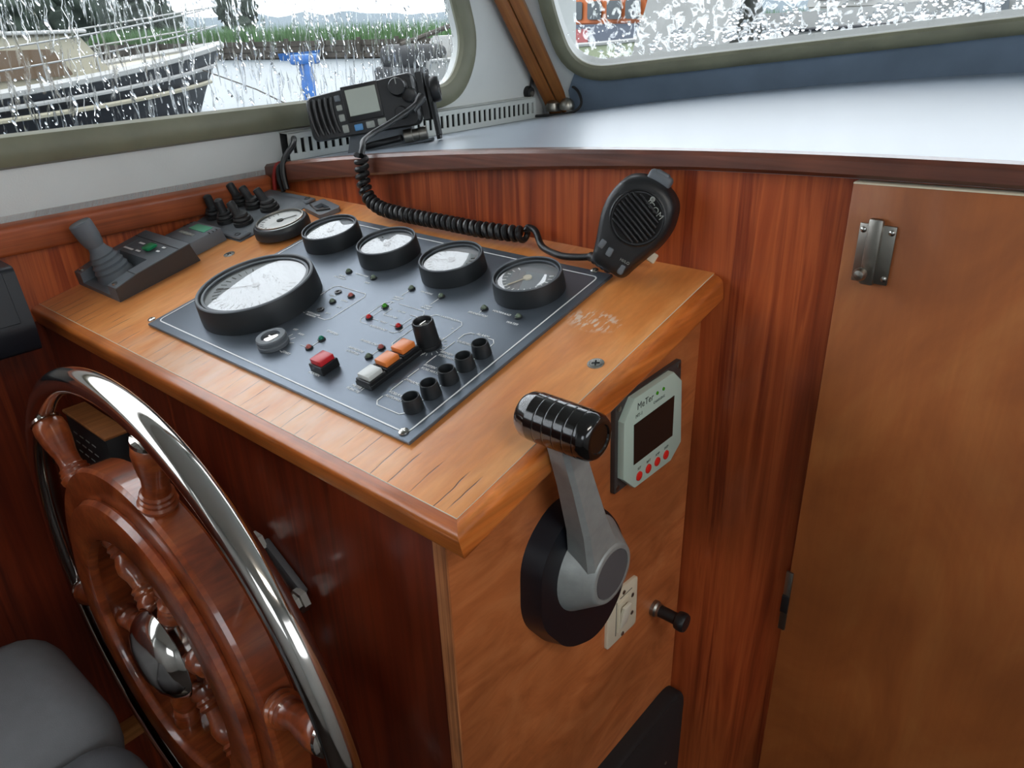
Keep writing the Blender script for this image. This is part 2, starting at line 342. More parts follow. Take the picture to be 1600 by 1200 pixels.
def wallhole(g, outer, hole, z0, z1, M):
    # plate with one hole: hole loop matched to an outer loop by angle
    cx = sum(p[0] for p in hole) / len(hole); cy = sum(p[1] for p in hole) / len(hole)
    def hit(dx, dy):
        best = None
        for i in range(len(outer)):
            ax, ay = outer[i]; bx, by = outer[(i + 1) % len(outer)]; ex, ey = bx - ax, by - ay; den = dx * ey - dy * ex
            if abs(den) < 1e-12: continue
            t = ((ax - cx) * ey - (ay - cy) * ex) / den; u = ((ax - cx) * dy - (ay - cy) * dx) / den
            if t > 0 and -1e-9 <= u <= 1 + 1e-9 and (best is None or t < best): best = t
        return (cx + dx * best, cy + dy * best)
    H = list(hole)
    for cpt in outer:       # add hole samples in line with the outer corners
        a = math.atan2(cpt[1] - cy, cpt[0] - cx)
        best = None
        for i in range(len(hole)):
            ax, ay = hole[i]; bx, by = hole[(i + 1) % len(hole)]; ex, ey = bx - ax, by - ay; dx, dy = cos(a), sin(a); den = dx * ey - dy * ex
            if abs(den) < 1e-12: continue
            t = ((ax - cx) * ey - (ay - cy) * ex) / den; u = ((ax - cx) * dy - (ay - cy) * dx) / den
            if t > 0 and 0 < u < 1: best = (cx + dx * t, cy + dy * t)
        if best: H.append(best)
    H.sort(key=lambda p: math.atan2(p[1] - cy, p[0] - cx))
    O = [hit(p[0] - cx, p[1] - cy) for p in H]; n = len(H); vs = []
    def ring(L, z): q = [g.b.verts.new((x, y, z)) for x, y in L]; vs.extend(q); return q
    h0, h1, o0, o1 = ring(H, z0), ring(H, z1), ring(O, z0), ring(O, z1)
    for i in range(n):
        j = (i + 1) % n
        for a, b_ in ((h0, o0), (o1, h1), (h1, h0), (o0, o1)): g.b.faces.new((a[i], b_[i], b_[j], a[j]))
    bmesh.ops.transform(g.b, matrix=M, verts=vs)
def sweep(g, loop, prof, M):
    # sweep an open/closed profile (a outwards in the plane, b along the normal) round a closed 2-D loop
    n = len(loop); rings = []
    for i in range(n):
        a = Vector(loop[i - 1]); b_ = Vector(loop[(i + 1) % n]); t = (b_ - a).normalized(); nrm = Vector((t.y, -t.x))
        rings.append([g.b.verts.new((loop[i][0] + nrm.x * p, loop[i][1] + nrm.y * p, q)) for p, q in prof])
    k = len(prof)
    for i in range(n):
        A, B = rings[i], rings[(i + 1) % n]
        for j in range(k): g.b.faces.new((A[j], B[j], B[(j + 1) % k], A[(j + 1) % k]))
    bmesh.ops.transform(g.b, matrix=M, verts=[v for r in rings for v in r])

AN = .22618571; HD = -.004
def DM(u, v, h=0, rz=0): return T_((u, v * cos(AN) - h * sin(AN), v * sin(AN) + h * cos(AN))) @ RX(AN) @ RZ(rz)
def DP(u, v, h=0): return Vector((u, v * cos(AN) - h * sin(AN), v * sin(AN) + h * cos(AN)))
YB = .2925; XL = -.585; XR = 1.45
def zt(x): return .175 - .0745 * (x - .45) ** 2          # camber of the foredeck

# ------------------------------------------------------------------ the wheelhouse
ZF = -.95; ZC = .92
struct('floor', G().box((.43, -.75, ZF - .02), (2.1, 2.2, .04)), M_FLOOR, 'dark cabin floor', 'floor')
struct('ceiling', G().box((.43, -.25, ZC + .02), (2.3, 3.6, .04)), M_CEIL, 'cream cabin ceiling', 'ceiling')
# left wall: mahogany below the rail, white above, one long window
MW = frame((XL, 0, 0), (0, 1, 0), (0, 0, 1), (1, 0, 0))     # local x = world y, local y = world z, local z = world x
g = G(); g.box((XL - .01, -.78, .03), (.02, 2.14, .12)); struct('wall_left', g, M_MAH, 'mahogany wall strip between desk level and rail', 'wall')
g = G(); g.box((XL - .0105, -.78, -.49), (.02, 2.14, .92)); struct('wall_left', g, M_MAHD, 'mahogany lower wall left of the console, shade put into its colour', 'wall')  # darker veneer paints in the shade below desk level
holeL = roundpoly([(-1.25, .168, .1), (.645, .1655, .09), (.682, .226, .06), (.652, .33, .1), (.47, .66, .10), (-1.25, .66, .1)], .08, 8)
g = G(); wallhole(g, [(-1.75, .06), (.99, .06), (.99, .30), (.52, ZC), (-1.75, ZC)], holeL, -.02, 0, MW)
struct('wall_left', g, M_WHITE, 'white painted wall around the side window', 'wall')
win = sempty('window_1', 'long side window with olive rubber seal, streaked with rain', 'window')
SEALP = [(-.004, .002), (-.002, .008), (.004, .012), (.012, .0125), (.018, .009), (.0205, .0), (.018, -.003), (-.002, -.004)]
def inset(loop, d):
    n = len(loop); out = []
    for i in range(n):
        t = (Vector(loop[(i + 1) % n]) - Vector(loop[i - 1])).normalized(); out.append((loop[i][0] + t.y * d, loop[i][1] - t.x * d))
    return out
g = G(); sweep(g, holeL, [(p * 1.45, q * 1.15) for p, q in SEALP], MW); part('rubber_seal', g, M_SEAL, win)
g = G(); g.prism(inset(holeL, .012), -.012, -.008, MW); part('glass_pane', g, M_GLASS, win)
g = G(); g.prism(inset(holeL, .010), -.0138, -.0134, MW); part('rain_film', g, M_RAINL, win)
# windscreen plane
bdir = Vector((1, .45, 0)).normalized(); upd = Vector((0, -.6, 1)); nW = upd.cross(bdir).normalized()     # points aft and up
if nW.y > 0: nW = -nW
u2 = nW.cross(bdir); u2 = u2 if u2.z > 0 else -u2; u2.normalize()
MS = frame((XL, .895, .1), bdir, u2, bdir.cross(u2))          # local x along base, y up the rake, z = normal
sgn = 1 if (bdir.cross(u2)).y < 0 else -1                     # which way is into the cabin
holeS = roundpoly([(.036, .213, .05), (.066, .087, .12), (1.05, .198, .06), (1.05, .70, .1), (.03, .70, .1)], .08, 8)
g = G(); wallhole(g, [(-.02, -.06), (1.2, .08), (1.2, .86), (-.02, .86)], holeS, -.03 * sgn, 0, MS)
struct('wall_front', g, M_WHITE, 'pale grey windscreen frame wall', 'wall')
win2 = sempty('window_2', 'raked windscreen over the white shelf, running with rain', 'window')
g = G(); sweep(g, holeS, [(p * 1.1, q * sgn) for p, q in SEALP], MS); part('rubber_seal', g, M_SEAL, win2)
g = G(); g.prism(inset(holeS, .012), -.012 * sgn, -.008 * sgn, MS); part('glass_pane', g, M_GLASS, win2)
g = G(); g.prism(inset(holeS, .010), -.0138 * sgn, -.0134 * sgn, MS); part('rain_film', g, M_RAINW, win2)
g = G(); g.prism([(.055, -.02), (1.19, .11), (1.19, .195), (.14, .0765), (.10, .079), (.066, .088), (.05, .05)], .0003 * sgn, .002 * sgn, MS); struct('trim_3', g, M_SLATE, 'slate blue painted band under the windscreen seal', 'trim')
# foredeck shelf
rows = []
xs = [XL + (1.0 - XL) * i / 40 for i in range(41)]
yb = lambda x: .885 + .45 * (x - XL)
for k in range(9):
    rows.append([(x, YB - .004 + (yb(x) + .03 - YB) * k / 8, zt(x)) for x in xs])
g = G(); g.grid(rows); r_ = bmesh.ops.extrude_face_region(g.b, geom=g.b.faces[:]); bmesh.ops.translate(g.b, vec=(0, 0, -.015), verts=[v for v in r_['geom'] if isinstance(v, bmesh.types.BMVert)])
struct('dashboard_shelf', g, M_SHELF, 'cambered glossy white shelf under the windscreen', 'shelf')
# main bulkhead
g = G(); xs2 = [XL + (XR - XL) * i / 60 for i in range(61)]
top = [(x, zt(x) - .004) for x in xs2]; g.prism([(XR, ZF), (XL, ZF)] + top, 0, .02, frame((0, YB + .02, 0), (1, 0, 0), (0, 0, 1), (0, -1, 0)))
struct('wall_front', g, M_MAH, 'mahogany ribbon grain bulkhead behind the console', 'wall')
g = G()
def tprof(x):
    th = .0255 - .0115 * min(1, max(0, (x + .55) / .6)); z = zt(x)
    return [(x, YB + .006, z + .0015), (x, YB - .007, z + .0012), (x, YB - .0105, z - .002), (x, YB - .011, z - th + .003), (x, YB - .008, z - th), (x, YB + .002, z - th - .001)]
rws = [tprof(x) for x in xs2]; g.grid(rws)
for e_ in (rws[0], rws[-1]): g.b.faces.new([g.b.verts.new(p) for p in e_])
struct('trim_1', g, M_RAILX, 'dark mahogany capping along the curved bulkhead top', 'trim')
g = G(); g.prism(roundpoly([(XL, .048), (XL + .013, .050, .004), (XL + .0135, .080, .005), (XL, .084)], .003, 3), -1.7, .284, frame((0, 0, 0), (1, 0, 0), (0, 0, 1), (0, -1, 0)) @ T_((0, 0, 0)) @ Matrix.Scale(-1, 4, (0, 0, 1)))
struct('trim_2', g, M_RAILY, 'mahogany rail under the white side wall', 'trim')
g = G(); g.box((XL + .012, -.35, -.637), (.024, .62, .02), .002); struct('baseboard_left', g, M_BATTEN, 'light wooden batten low on the left wall', 'batten')
# right side and rear of the wheelhouse, behind the camera
g = G(); wallhole(g, [(-1.85, ZF), (.99, ZF), (.99, ZC), (-1.85, ZC)], roundpoly([(-1.0, .28), (.25, .28), (.25, .70), (-1.0, .70)], .08, 6), 0, .02, frame((XR, 0, 0), (0, 1, 0), (0, 0, 1), (1, 0, 0)))
struct('wall_right', g, M_WHITE, 'white starboard wall with a side window', 'wall')
g = G(); wallhole(g, [(XL, ZF), (XR, ZF), (XR, ZC), (XL, ZC)], roundpoly([(.55, .3), (1.3, .3), (1.3, .78), (.55, .78)], .05, 5), 0, .02, frame((0, -1.83, 0), (1, 0, 0), (0, 0, 1), (0, -1, 0)))
struct('wall_rear', g, M_WHITE, 'white rear wall open to the aft deck', 'wall')
g = G(); g.box((1.22, YB + .25, .5), (.5, .02, .8)); struct('wall_front', g, M_WHITE, 'white pillar right of the windscreen', 'wall')

# corner post between side window and windscreen
pdir = Vector((0, -.76, 1)).normalized(); pz = pdir; px_ = Vector((.72, .69, 0)); px_ = (px_ - pz * px_.dot(pz)).normalized(); py_ = pz.cross(px_)
MP = frame((XL + .022, .927, .09), px_, py_, pz)
po = sempty('trim_4', 'slanted varnished corner post with a groove', 'post', MP)
g = G(); g.box((-.0105, 0, .42), (.021, .03, .85), .003); part('post_half', g, M_POST, po)
g = G(); g.box((.0115, .001, .42), (.021, .03, .85), .003); part('post_half', g, M_POST, po)

# door in the bulkhead
door = sempty('door_1', 'plywood door in the bulkhead with a barrel bolt', 'door', T_((0, YB, 0)))
g = G()
dp = [(.1855, -.94), (.80, -.94)] + [(x, zt(x) - .0165) for x in (.80, .7, .6, .5, .4, .3, .1855)]
g.prism(dp, 0, .012, frame((0, 0, 0), (1, 0, 0), (0, 0, 1), (0, -1, 0)), .0015); part('door_panel', g, M_DOOR, door)
g = G(); g.prism([(x, zt(x) - .0170) for x in (.186, .3, .4, .5, .6, .7, .8)] + [(x, zt(x) - .0160) for x in (.8, .7, .6, .5, .4, .3, .186)], 0, .0125, frame((0, 0, 0), (1, 0, 0), (0, 0, 1), (0, -1, 0))); part('top_edge_highlight', g, M_IVORY, door, 'pale strip painting the highlight on the top edge')  # highlight along the door top, painted as a thin ivory strip
MBt = T_((.2085, -.012, .1045))
bolt = G(); bolt.box((0, -.001, 0), (.0255, .002, .0435), .0006, M=MBt); bo = part('bolt_plate', bolt, M_STEEL, door, 'dull steel barrel bolt plate')
g = G(); g.box((-.001, -.004, .002), (.0105, .005, .049), .002, M=MBt); part('bolt_bar', g, M_STEEL, bo)
g = G(); g.lathe([(.0022, 0), (.0022, .004), (.0046, .006), (.005, .009), (.0035, .012), (.0005, .0128)], 16, MBt @ T_((-.0035, -.006, -.0125)) @ RX(pi / 2)); part('bolt_knob', g, M_STEEL, bo)
sm = None
for dx, dz in ((-.0098, .017), (.0098, .017), (-.0098, -.017), (.0098, -.017)):
    g = G(); g.dome(.0024, .0012, 10, 3, MBt @ T_((dx, -.002, dz)) @ RX(pi / 2)); part('screw', g, M_SCREW, bo)
hg = G(); hg.box((.1862, -.0125, -.2335), (.0065, .003, .068), .0006); h_ = part('hinge', hg, M_STEEL, door, 'small dull brass hinge leaf')
g = G(); g.box((.1862, -.0142, -.236), (.0068, .002, .02), .0005); part('hinge_knuckle', g, M_BLK, h_)

# ------------------------------------------------------------------ helm console
def clampy(g):
    for v in g.b.verts: v.co.y = min(v.co.y, YB - .0003)
con = thing('helm_console', 'varnished wooden helm console with sloping top and plywood side', 'console')
UL, UR, VF, VB = XL, .0905, -.046, .3005
g = G(); g.box(((UL + UR - .0115) / 2, (VF + .0115 + VB) / 2, HD - .011), (UR - .0115 - UL, VB - VF - .0115, .022), 0, M=DM(0, 0)); clampy(g); dt = part('desk_top', g, M_DESK, con, 'pale orange sloping desk board')
EP = [(0, 0), (.0115, 0, .006), (.0115, -.022, .006), (0, -.022)]
ep = roundpoly([(0.0, 0, .0003), (.0115, 0, .0055), (.0115, -.022, .005), (0, -.022, .0003)], .001, 5)
def edge_strip(p0, p1, out, cut0, cut1):
    # moulding from p0 to p1 on the desk plane; mitred by shifting ends along with the outward offset
    g = G(); P0, P1 = Vector(p0), Vector(p1); d = (P1 - P0).normalized(); o = Vector(out)
    A = [P0 + o * a + d * (cut0 * a) + Vector((0, 0, HD + h)) for a, h in ep]; B = [P1 + o * a - d * (cut1 * a) + Vector((0, 0, HD + h)) for a, h in ep]
    va = [g.b.verts.new(p) for p in A]; vb = [g.b.verts.new(p) for p in B]; n = len(ep)
    for i in range(n): g.b.faces.new((va[i], va[(i + 1) % n], vb[(i + 1) % n], vb[i]))
    g.b.faces.new(va); g.b.faces.new(vb[::-1])
    bmesh.ops.transform(g.b, matrix=DM(0, 0), verts=g.b.verts[:]); clampy(g); return g
iu, iv = UR - .0113, VF + .0113
part('front_edge', edge_strip((UL, iv, 0), (iu, iv, 0), (0, -1, 0), 0, -1), M_EDGE, con, 'worn orange front edge moulding')
part('side_edge', edge_strip((iu, iv, 0), (iu, VB - .003, 0), (1, 0, 0), -1, .5), M_EDGEY, con, 'orange side edge moulding')
g = G(); g.tube([DP(UL, iv, HD), DP(iu, iv, HD), DP(iu, VB - .004, HD)], .0004, 6); part('seam_line', g, M_CREAM, con, 'pale line of filler along the edge seam')
# side and front panels follow the slope
sl = math.tan(AN); zs = lambda y: y * sl - .0265
MX = frame((.07, 0, 0), (0, 1, 0), (0, 0, 1), (1, 0, 0))
g = G(); g.prism([(-.035, ZF), (YB, ZF), (YB, zs(YB)), (-.035, zs(-.035))], -.012, 0, MX); part('side_panel', g, M_PLY, con, 'brown plywood side panel')
g = G(); g.box((.064, -.0356, (ZF + zs(-.035)) / 2), (.0118, .0016, zs(-.035) - ZF - .002)); part('panel_edge', g, M_PLYE, con, 'pale layered plywood edge')
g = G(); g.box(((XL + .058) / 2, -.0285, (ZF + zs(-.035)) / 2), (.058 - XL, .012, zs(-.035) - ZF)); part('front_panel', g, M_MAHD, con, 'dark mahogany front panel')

# ------------------------------------------------------------------ instrument panel
pan = thing('instrument_panel', 'blue grey brushed metal instrument panel on the sloping desk', 'instrument panel', DM(0, 0))
g = G(); g.box((-.1935, .12975, -.0018), (.388, .2595, .0030), .0006, 1); part('panel_plate', g, M_PLATE, pan)
Z = .00005
def pline(*a):
    o = part(*a); o['kind'] = 'stuff'; return o
def lines(segs, w=.0007):
    g = G()
    for (x0, y0), (x1, y1) in segs:
        d = Vector((x1 - x0, y1 - y0)); l = d.length
        if l < 1e-6: continue
        g.box((0, 0, 0), (l + w * .6, w, .00016), M=T_(((x0 + x1) / 2, (y0 + y1) / 2, Z)) @ RZ(math.atan2(d.y, d.x)))
    return g
def loopsegs(poly, closed=True): return [(poly[i], poly[(i + 1) % len(poly)]) for i in range(len(poly) if closed else len(poly) - 1)]
bd = roundpoly([(-.3815, .0095), (-.0085, .0065), (-.0085, .2495), (-.3815, .2495)], .006, 4)
pline('border_line', lines(loopsegs(bd), .0013), M_PRINT, pan)
def boxgaps(x0, x1, y0, y1, gaps_l=(), gaps_b=(), gaps_t=(), gaps_r=(), w=.0006):
    S = []
    def run(a, b_, gaps, fn):
        cur = a
        for g0, g1 in sorted(gaps): S.append((fn(cur), fn(g0))); cur = g1
        S.append((fn(cur), fn(b_)))
    c = .004
    run(y0 + c, y1 - c, gaps_l, lambda t: (x0, t)); run(y0 + c, y1 - c, gaps_r, lambda t: (x1, t))
    run(x0 + c, x1 - c, gaps_b, lambda t: (t, y0)); run(x0 + c, x1 - c, gaps_t, lambda t: (t, y1))
    S += [((x0, y0 + c), (x0 + c, y0)), ((x1 - c, y0), (x1, y0 + c)), ((x1, y1 - c), (x1 - c, y1)), ((x0 + c, y1), (x0, y1 - c))]
    return S
pline('printed_lines', lines(boxgaps(-.0598, -.0265, .0198, .1287, gaps_l=[(.0295, .0385), (.0515, .057), (.0695, .0785), (.09, .099), (.1125, .117)], gaps_t=[(-.052, -.036)], gaps_r=[(.024, .0365), (.0435, .056), (.063, .0755), (.0825, .095), (.1025, .115)]), .0008), M_PRINT, pan)
pline('printed_lines', lines(boxgaps(-.2497, -.2005, .087, .138, gaps_b=[(-.236, -.215)]), .0006), M_PRINT, pan)
pline('printed_lines', lines(boxgaps(-.1715, -.1185, .0992, .138, gaps_b=[(-.158, -.128)], gaps_t=[(-.163, -.156)])
     + [((-.1642, .1105), (-.1642, .1245)), ((-.1602, .1279), (-.1552, .1279)), ((-.131, .128), (-.118, .128)), ((-.1602, .1082), (-.153, .1082)), ((-.137, .1082), (-.129, .1082)), ((-.148, .118), (-.156, .118)), ((-.156, .118), (-.156, .128)), ((-.125, .1115), (-.125, .124))], .0005), M_PRINT, pan)
pline('printed_lines', lines(boxgaps(-.1105, -.0718, .083, .1385, gaps_b=[(-.1, -.083)], gaps_t=[(-.103, -.08)]), .0006), M_PRINT, pan)
pline('printed_lines', lines([((-.1138, .0655), (-.1138, .0742)), ((-.1785, .051), (-.1785, .059)), ((-.1905, .0477), (-.182, .0477)), ((-.0717, .1605), (-.0717, .1575)), ((-.1652, .1605), (-.1652, .15)), ((-.1255, .1605), (-.1255, .15)), ((-.1652, .138), (-.1652, .131)), ((-.136, .0272), (-.136, .0245)), ((-.0825, .0305), (-.0825, .0265))], .0005), M_PRINT, pan)
TX = [('ALARM', -.0438, .1301, .0036), ('OLIEDRUK', -.0495, .1146, .0034), ('BINNEN', -.0538, .0965, .0033), ('KOELWATER', -.0480, .0921, .0033), ('BUITEN', -.0538, .0762, .0033), ('KOELWATER', -.0480, .0718, .0033),
      ('DYNAMO', -.0515, .0540, .0034), ('KOELKAST', -.0505, .0365, .0033), ('AUTOMAAT', -.0490, .0318, .0033), ('METER', -.0902, .0283, .0033), ('FUNCTIE', -.0895, .0240, .0033), ('NAVIGATIE', -.1344, .0655, .0033), ('LICHTEN', -.1340, .0612, .0033),
      ('ANKERLICHT', -.1315, .0785, .0033), ('HOORN', -.1400, .0236, .0033), ('STARTEN', -.1787, .0748, .0033), ('BRANDSTOF', -.0715, .1545, .0033), ('VOORRAAD', -.0525, .1650, .0033), ('WATER', -.0325, .1555, .0033),
      ('AARDSTAND', -.1430, .0991, .0033), ('UIT', -.2184, .0625, .0032), ('AAN', -.2062, .0597, .0032), ('START', -.1930, .0330, .0032), ('LAADSTROOM', -.0905, .1385, .0028), ('DRUK', -.2592, .1540, .0033), ('MOTOROLIE', -.2592, .1502, .0028), ('TEMPERATUUR', -.2400, .1637, .0026), ('OLIE', -.2211, .1545, .0030),
      ('MOTOR', -.1652, .1462, .0028), ('START', -.1652, .1428, .0028), ('LICHT', -.1255, .1462, .0028), ('BOORD', -.1255, .1428, .0028), ('SPANNING', -.1455, .1640, .0028), ('ACCU LADER', -.2255, .0895, .0027), ('MONITOR', -.2255, .0862, .0027), ('LAAG', -.2355, .1215, .0026), ('HOOG', -.2150, .1195, .0026), ('12 V', -.2110, .1090, .0028), ('24 V', -.2120, .0960, .0028), ('AC 230', -.1430, .1285, .0027), ('AC-DC', -.1430, .1185, .0027), ('FAULT', -.1455, .1082, .0026), ('V', -.0765, .1270, .003), ('30', -.0748, .1085, .003)]
for body, u, v, s in TX: text(body, s * 1.12, pan, M_PRINT, T_((u, v, Z)), .2)
pline('printed_lines', lines([((-.075 + .0115 * cos(a), .0985 + .0115 * sin(a)), (-.075 + .0145 * cos(a), .0985 + .0145 * sin(a))) for a in [radians(d) for d in range(-140, 141, 20)]], .0005), M_PRINT, pan, 'dial ticks around the selector knob')
pline('printed_lines', lines([((-.2166 + .0155 * cos(a), .0367 + .0155 * sin(a)), (-.2166 + .0195 * cos(a), .0367 + .0195 * sin(a))) for a in [radians(d) for d in (82, 58, 32, -15)]], .0006), M_PRINT, pan)
# lamps
g = G(); g.lathe([(.0036, 0), (.0036, .0010), (.0030, .0014), (.0026, .0012)], 14); lampb = part('indicator_lamp', g, M_BEZ, pan)
lampb.location = (-.2591, .1629, 0); g = G(); g.dome(.0026, .0030, 12, 4, z0=.001); lens0 = part('lens', g, M_LEDG, lampb)
LENS = {'g': (M_LEDG, 'grey green unlit lamp'), 'r': (M_LEDR, 'bright red lamp'), 'p': (M_LEDP, 'faded red lamp'), 'v': (M_LEDGR, 'bright green lamp'), 't': (M_LEDT, 'teal green lamp')}
lampb['label'] = LENS['g'][1]; meshes = {}
for u, v, k in ((-.2211, .1636, 'g'), (-.2150, .1285, 'p'), (-.2246, .1128, 'g'), (-.1652, .1637, 'g'), (-.1255, .1640, 'g'), (-.1646, .1279, 'v'), (-.1642, .1075, 'r'), (-.1250, .1083, 'r'), (-.1138, .0771, 'p'), (-.1137, .0625, 'g'), (-.1780, .0477, 'p'), (-.1786, .0624, 't'), (-.0717, .1641, 'g'), (-.0332, .1652, 'g')):
    o = copypart(lampb, pan, (u, v, 0)); o['label'] = LENS[k][1]; l = copypart(lens0, o)
    if k != 'g':
        if k not in meshes: meshes[k] = lens0.data.copy(); meshes[k].materials[0] = LENS[k][0]
        l.data = meshes[k]
g = G(); g.lathe([(.0036, 0), (.0036, .0009), (.0018, .0010), (.0012, .0003)], 14); emp = part('empty_lamp_socket', g, M_BLK, pan, 'black lamp socket with no lens', loc=(-.2354, .1288, 0))
copypart(emp, pan, (-.2245, .0976, 0))
# alarm cups
g = G(); g.lathe([(.0080, 0), (.0080, .0014), (.0077, .0046), (.0076, .0060), (.0070, .0102), (.0069, .0112), (.0065, .0116), (.0059, .0113), (.0056, .0098), (.0054, .0035), (.0002, .0035)], 26, cap1=True); cup = part('alarm_socket', g, M_BEZ, pan, loc=(-.0252, .0304, 0))
for v in (.0494, .0692, .0888, .1085): copypart(cup, pan, (-.025, v, 0))
# selector knob
kn = G(); kn.lathe([(.0105, 0), (.0108, .0015), (.0102, .0035), (.0098, .0035), (.0092, .023), (.0086, .0246), (.0078, .0246), (.0072, .0236), (.0070, .021), (.0002, .021)], 36); ko = part('selector_knob', kn, M_BLK, pan, 'tall black selector knob', loc=(-.0765, .0985, 0))
g = G(); g.dome(.0038, .0018, 14, 3, z0=.0205); g.box((0, 0, .0222), (.001, .0066, .001)); part('knob_screw', g, M_SCREW, ko)
# key switch
ks = G(); ks.lathe([(.0143, 0), (.0143, .0030), (.0136, .0038), (.0136, .0052), (.0141, .0058), (.0141, .0082), (.0132, .0093), (.0088, .0093), (.0082, .0068), (.0002, .0068)], 40); kk = part('key_switch', ks, M_CHAR, pan, 'round key switch with steel keyway', loc=(-.2166, .0367, 0))
g = G(); g.lathe([(.0070, .0066), (.0068, .0080), (.0060, .0084), (.0002, .0084)], 24); g.box((0, 0, .0085), (.0055, .0014, .0008)); part('key_barrel', g, M_CHROME, kk)
# rockers
def rocker(u, v, mat, lab, hh=.0125, du=.0152, dv=.0165, tilt=0):
    g = G(); g.box((0, 0, hh * .33), (du + .0022, dv + .0016, hh * .66), .0006, 1); b_ = part('rocker_switch', g, M_BLK, pan, lab, loc=(u, v, 0))
    g = G(); g.box((0, 0, hh * .80), (du - .001, dv - .0016, hh * .42), .001, 2, M=RX(tilt)); part('rocker_cap', g, mat, b_)
    return b_
rocker(-.0833, .0778, M_ORG, 'orange rocker switch next to the tall knob'); rocker(-.0821, .0585, M_ORG, 'middle orange rocker switch'); rocker(-.0815, .0389, M_WHT, 'white rocker switch', .0115)
rocker(-.1364, .0336, M_REDR, 'red rocker switch for the horn', .0125)
g = G(); g.box((-.0822, .0585, .0022), (.0195, .0575, .0044), .0006, 1); part('rocker_housing', g, M_BLK, pan)
# corner screws
g = G(); g.lathe([(.0040, 0), (.0038, .0009), (.0026, .0016), (.0002, .0017)], 14); g.box((0, 0, .00165), (.0044, .0009, .0006)); g.box((0, 0, .00165), (.0009, .0044, .0006)); scr = part('panel_screw', g, M_SCREW, pan, loc=(-.0187, .2585, 0))
for u, v in ((-.0118, .0067), (-.3905, .0066)): copypart(scr, pan, (u, v, 0))

# ------------------------------------------------------------------ gauges
def gauge(u, v, r, h, label, name='gauge', cat='gauge', well=.0052, group=None, flat=False, needle=200, needle_len=.6, bright=False):
    t = thing(name, label, cat, DM(u, v, 0), group)
    g = G()
    if flat: prof = [(r, 0), (r, h * .55), (r * .985, h * .8), (r * .93, h), (r * .87, h * 1.0), (r * .85, h * .93), (.0005, h * .93)]
    else: prof = [(r * 1.0, 0), (r, h * .2), (r * .975, h - .001), (r * .965, h), (r * .915, h), (r * .905, h - .001), (r * .89, h - well), (.0005, h - well)]
    g.lathe(prof, 64); part('bezel', g, M_BEZ, t)
    zi = h * .93 if flat else h - well
    if not flat:
        g = G(); g.lathe([(r * .97, h - .0003), (r * .955, h + .0006), (r * .93, h + .0006), (r * .915, h - .0003)], 64, cap0=False, cap1=False); part('bezel_rim', g, M_CHAR, t)
    g = G(); g.lathe([(r * .86 if not flat else r * .8, zi + .0002), (.0005, zi + .0004)], 48, cap0=False); part('dial', g, M_DIALW if flat else M_DIAL, t)
    ri = r * .88 if not flat else r * .84
    g = G()
    for d in range(-210, 31, 15 if r < .05 else 10):
        a = radians(d); g.box((r * .66, 0, zi + .0005), (r * .12, .0006 * (2 if d % 30 == 0 else 1), .0003), M=RZ(a))
    part('dial_ticks', g, M_PRINT if bright else M_DARKP, t)['kind'] = 'stuff'
    g = G(); g.box((r * needle_len / 2, 0, zi + .0012), (r * needle_len, .0013, .0005), M=RZ(radians(needle))); g.lathe([(.004, zi + .0004), (.004, zi + .0018), (.0004, zi + .002)], 16); part('needle', g, M_IVORY if bright else M_BLK, t)
    dz = .0012 if not flat else .0004
    g = G(); g.lathe([(ri * cos(i * pi / 2 / 7) if i < 7 else .0004, zi + .0019 + dz * sin(i * pi / 2 / 7)) for i in range(8)], 64, cap0=False, cap1=True); part('glass', g, M_LENS, t)
    g = G(); g.lathe([(ri * 1.005, zi + .0015), (ri * 1.005, zi + .0032), (ri * .96, zi + .0034), (ri * .955, zi + .0024)], 64, cap0=False, cap1=False); part('inner_ring', g, M_CHAR if not flat else M_STEEL, t)
    return t
gauge(-.2985, .0815, .0605, .0235, 'large black rev counter at the left of the instrument panel', 'tachometer', needle=215, needle_len=.7, well=.005)
GR = 'round gauges in the row along the top of the panel'
gauge(-.3385, .2075, .0325, .0178, 'small black gauge at the left end of the panel row, nearest the wooden desk gauge', group=GR, needle=120)
gauge(-.2425, .2065, .0325, .0178, 'second small black gauge from the left in the panel row', group=GR, needle=110)
gauge(-.1475, .2055, .0325, .0178, 'third small black gauge in the panel row, its glass half white with reflection', group=GR, needle=200)
gauge(-.0525, .2055, .0325, .0178, 'small black gauge at the right end of the panel row, pale needle visible', group=GR, needle=243, bright=True)
gauge(-.4330, .2055, .0335, .0125, 'round gauge with steel rim set in the bare wood beside the toggle switches', 'gauge', flat=True, needle=60)

# ------------------------------------------------------------------ things on the wooden desk, left
jx = thing('joystick_controller', 'charcoal bow thruster joystick unit with ribbed boot and green button', 'joystick', DM(-.5315, .0635, HD, 0))
# local: x across (towards the wall is -), y along the desk slope
w2, l0, l1 = .053, -.050, .048
def hz(y): return .0165 + (y - l0) / (l1 - l0) * .0075
side = lambda: [(l0, 0), (l1 + .004, 0), (l1, .0235), (l0 + .03, .0205), (l0 + .004, .016)]
MJ = frame((0, 0, 0), (0, 1, 0), (0, 0, 1), (1, 0, 0))
g = G(); g.prism([(l0, 0), (l1 + .004, 0), (l1, .024), (l0 + .03, .0205), (l0 + .002, .016)], -w2, -w2 + .016, MJ); g.prism([(l0, 0), (l1 + .004, 0), (l1, .024), (l0 + .03, .0205), (l0 + .002, .016)], w2 - .020, w2, MJ)
g.prism([(-.003, 0), (l1 + .004, 0), (l1, .024), (.004, .0212)], -w2 + .016, w2 - .020, MJ); g.prism([(l0, 0), (0, 0), (0, .005), (l0, .005)], -w2 + .016, w2 - .020, MJ)
part('housing', g, M_CHAR, jx)
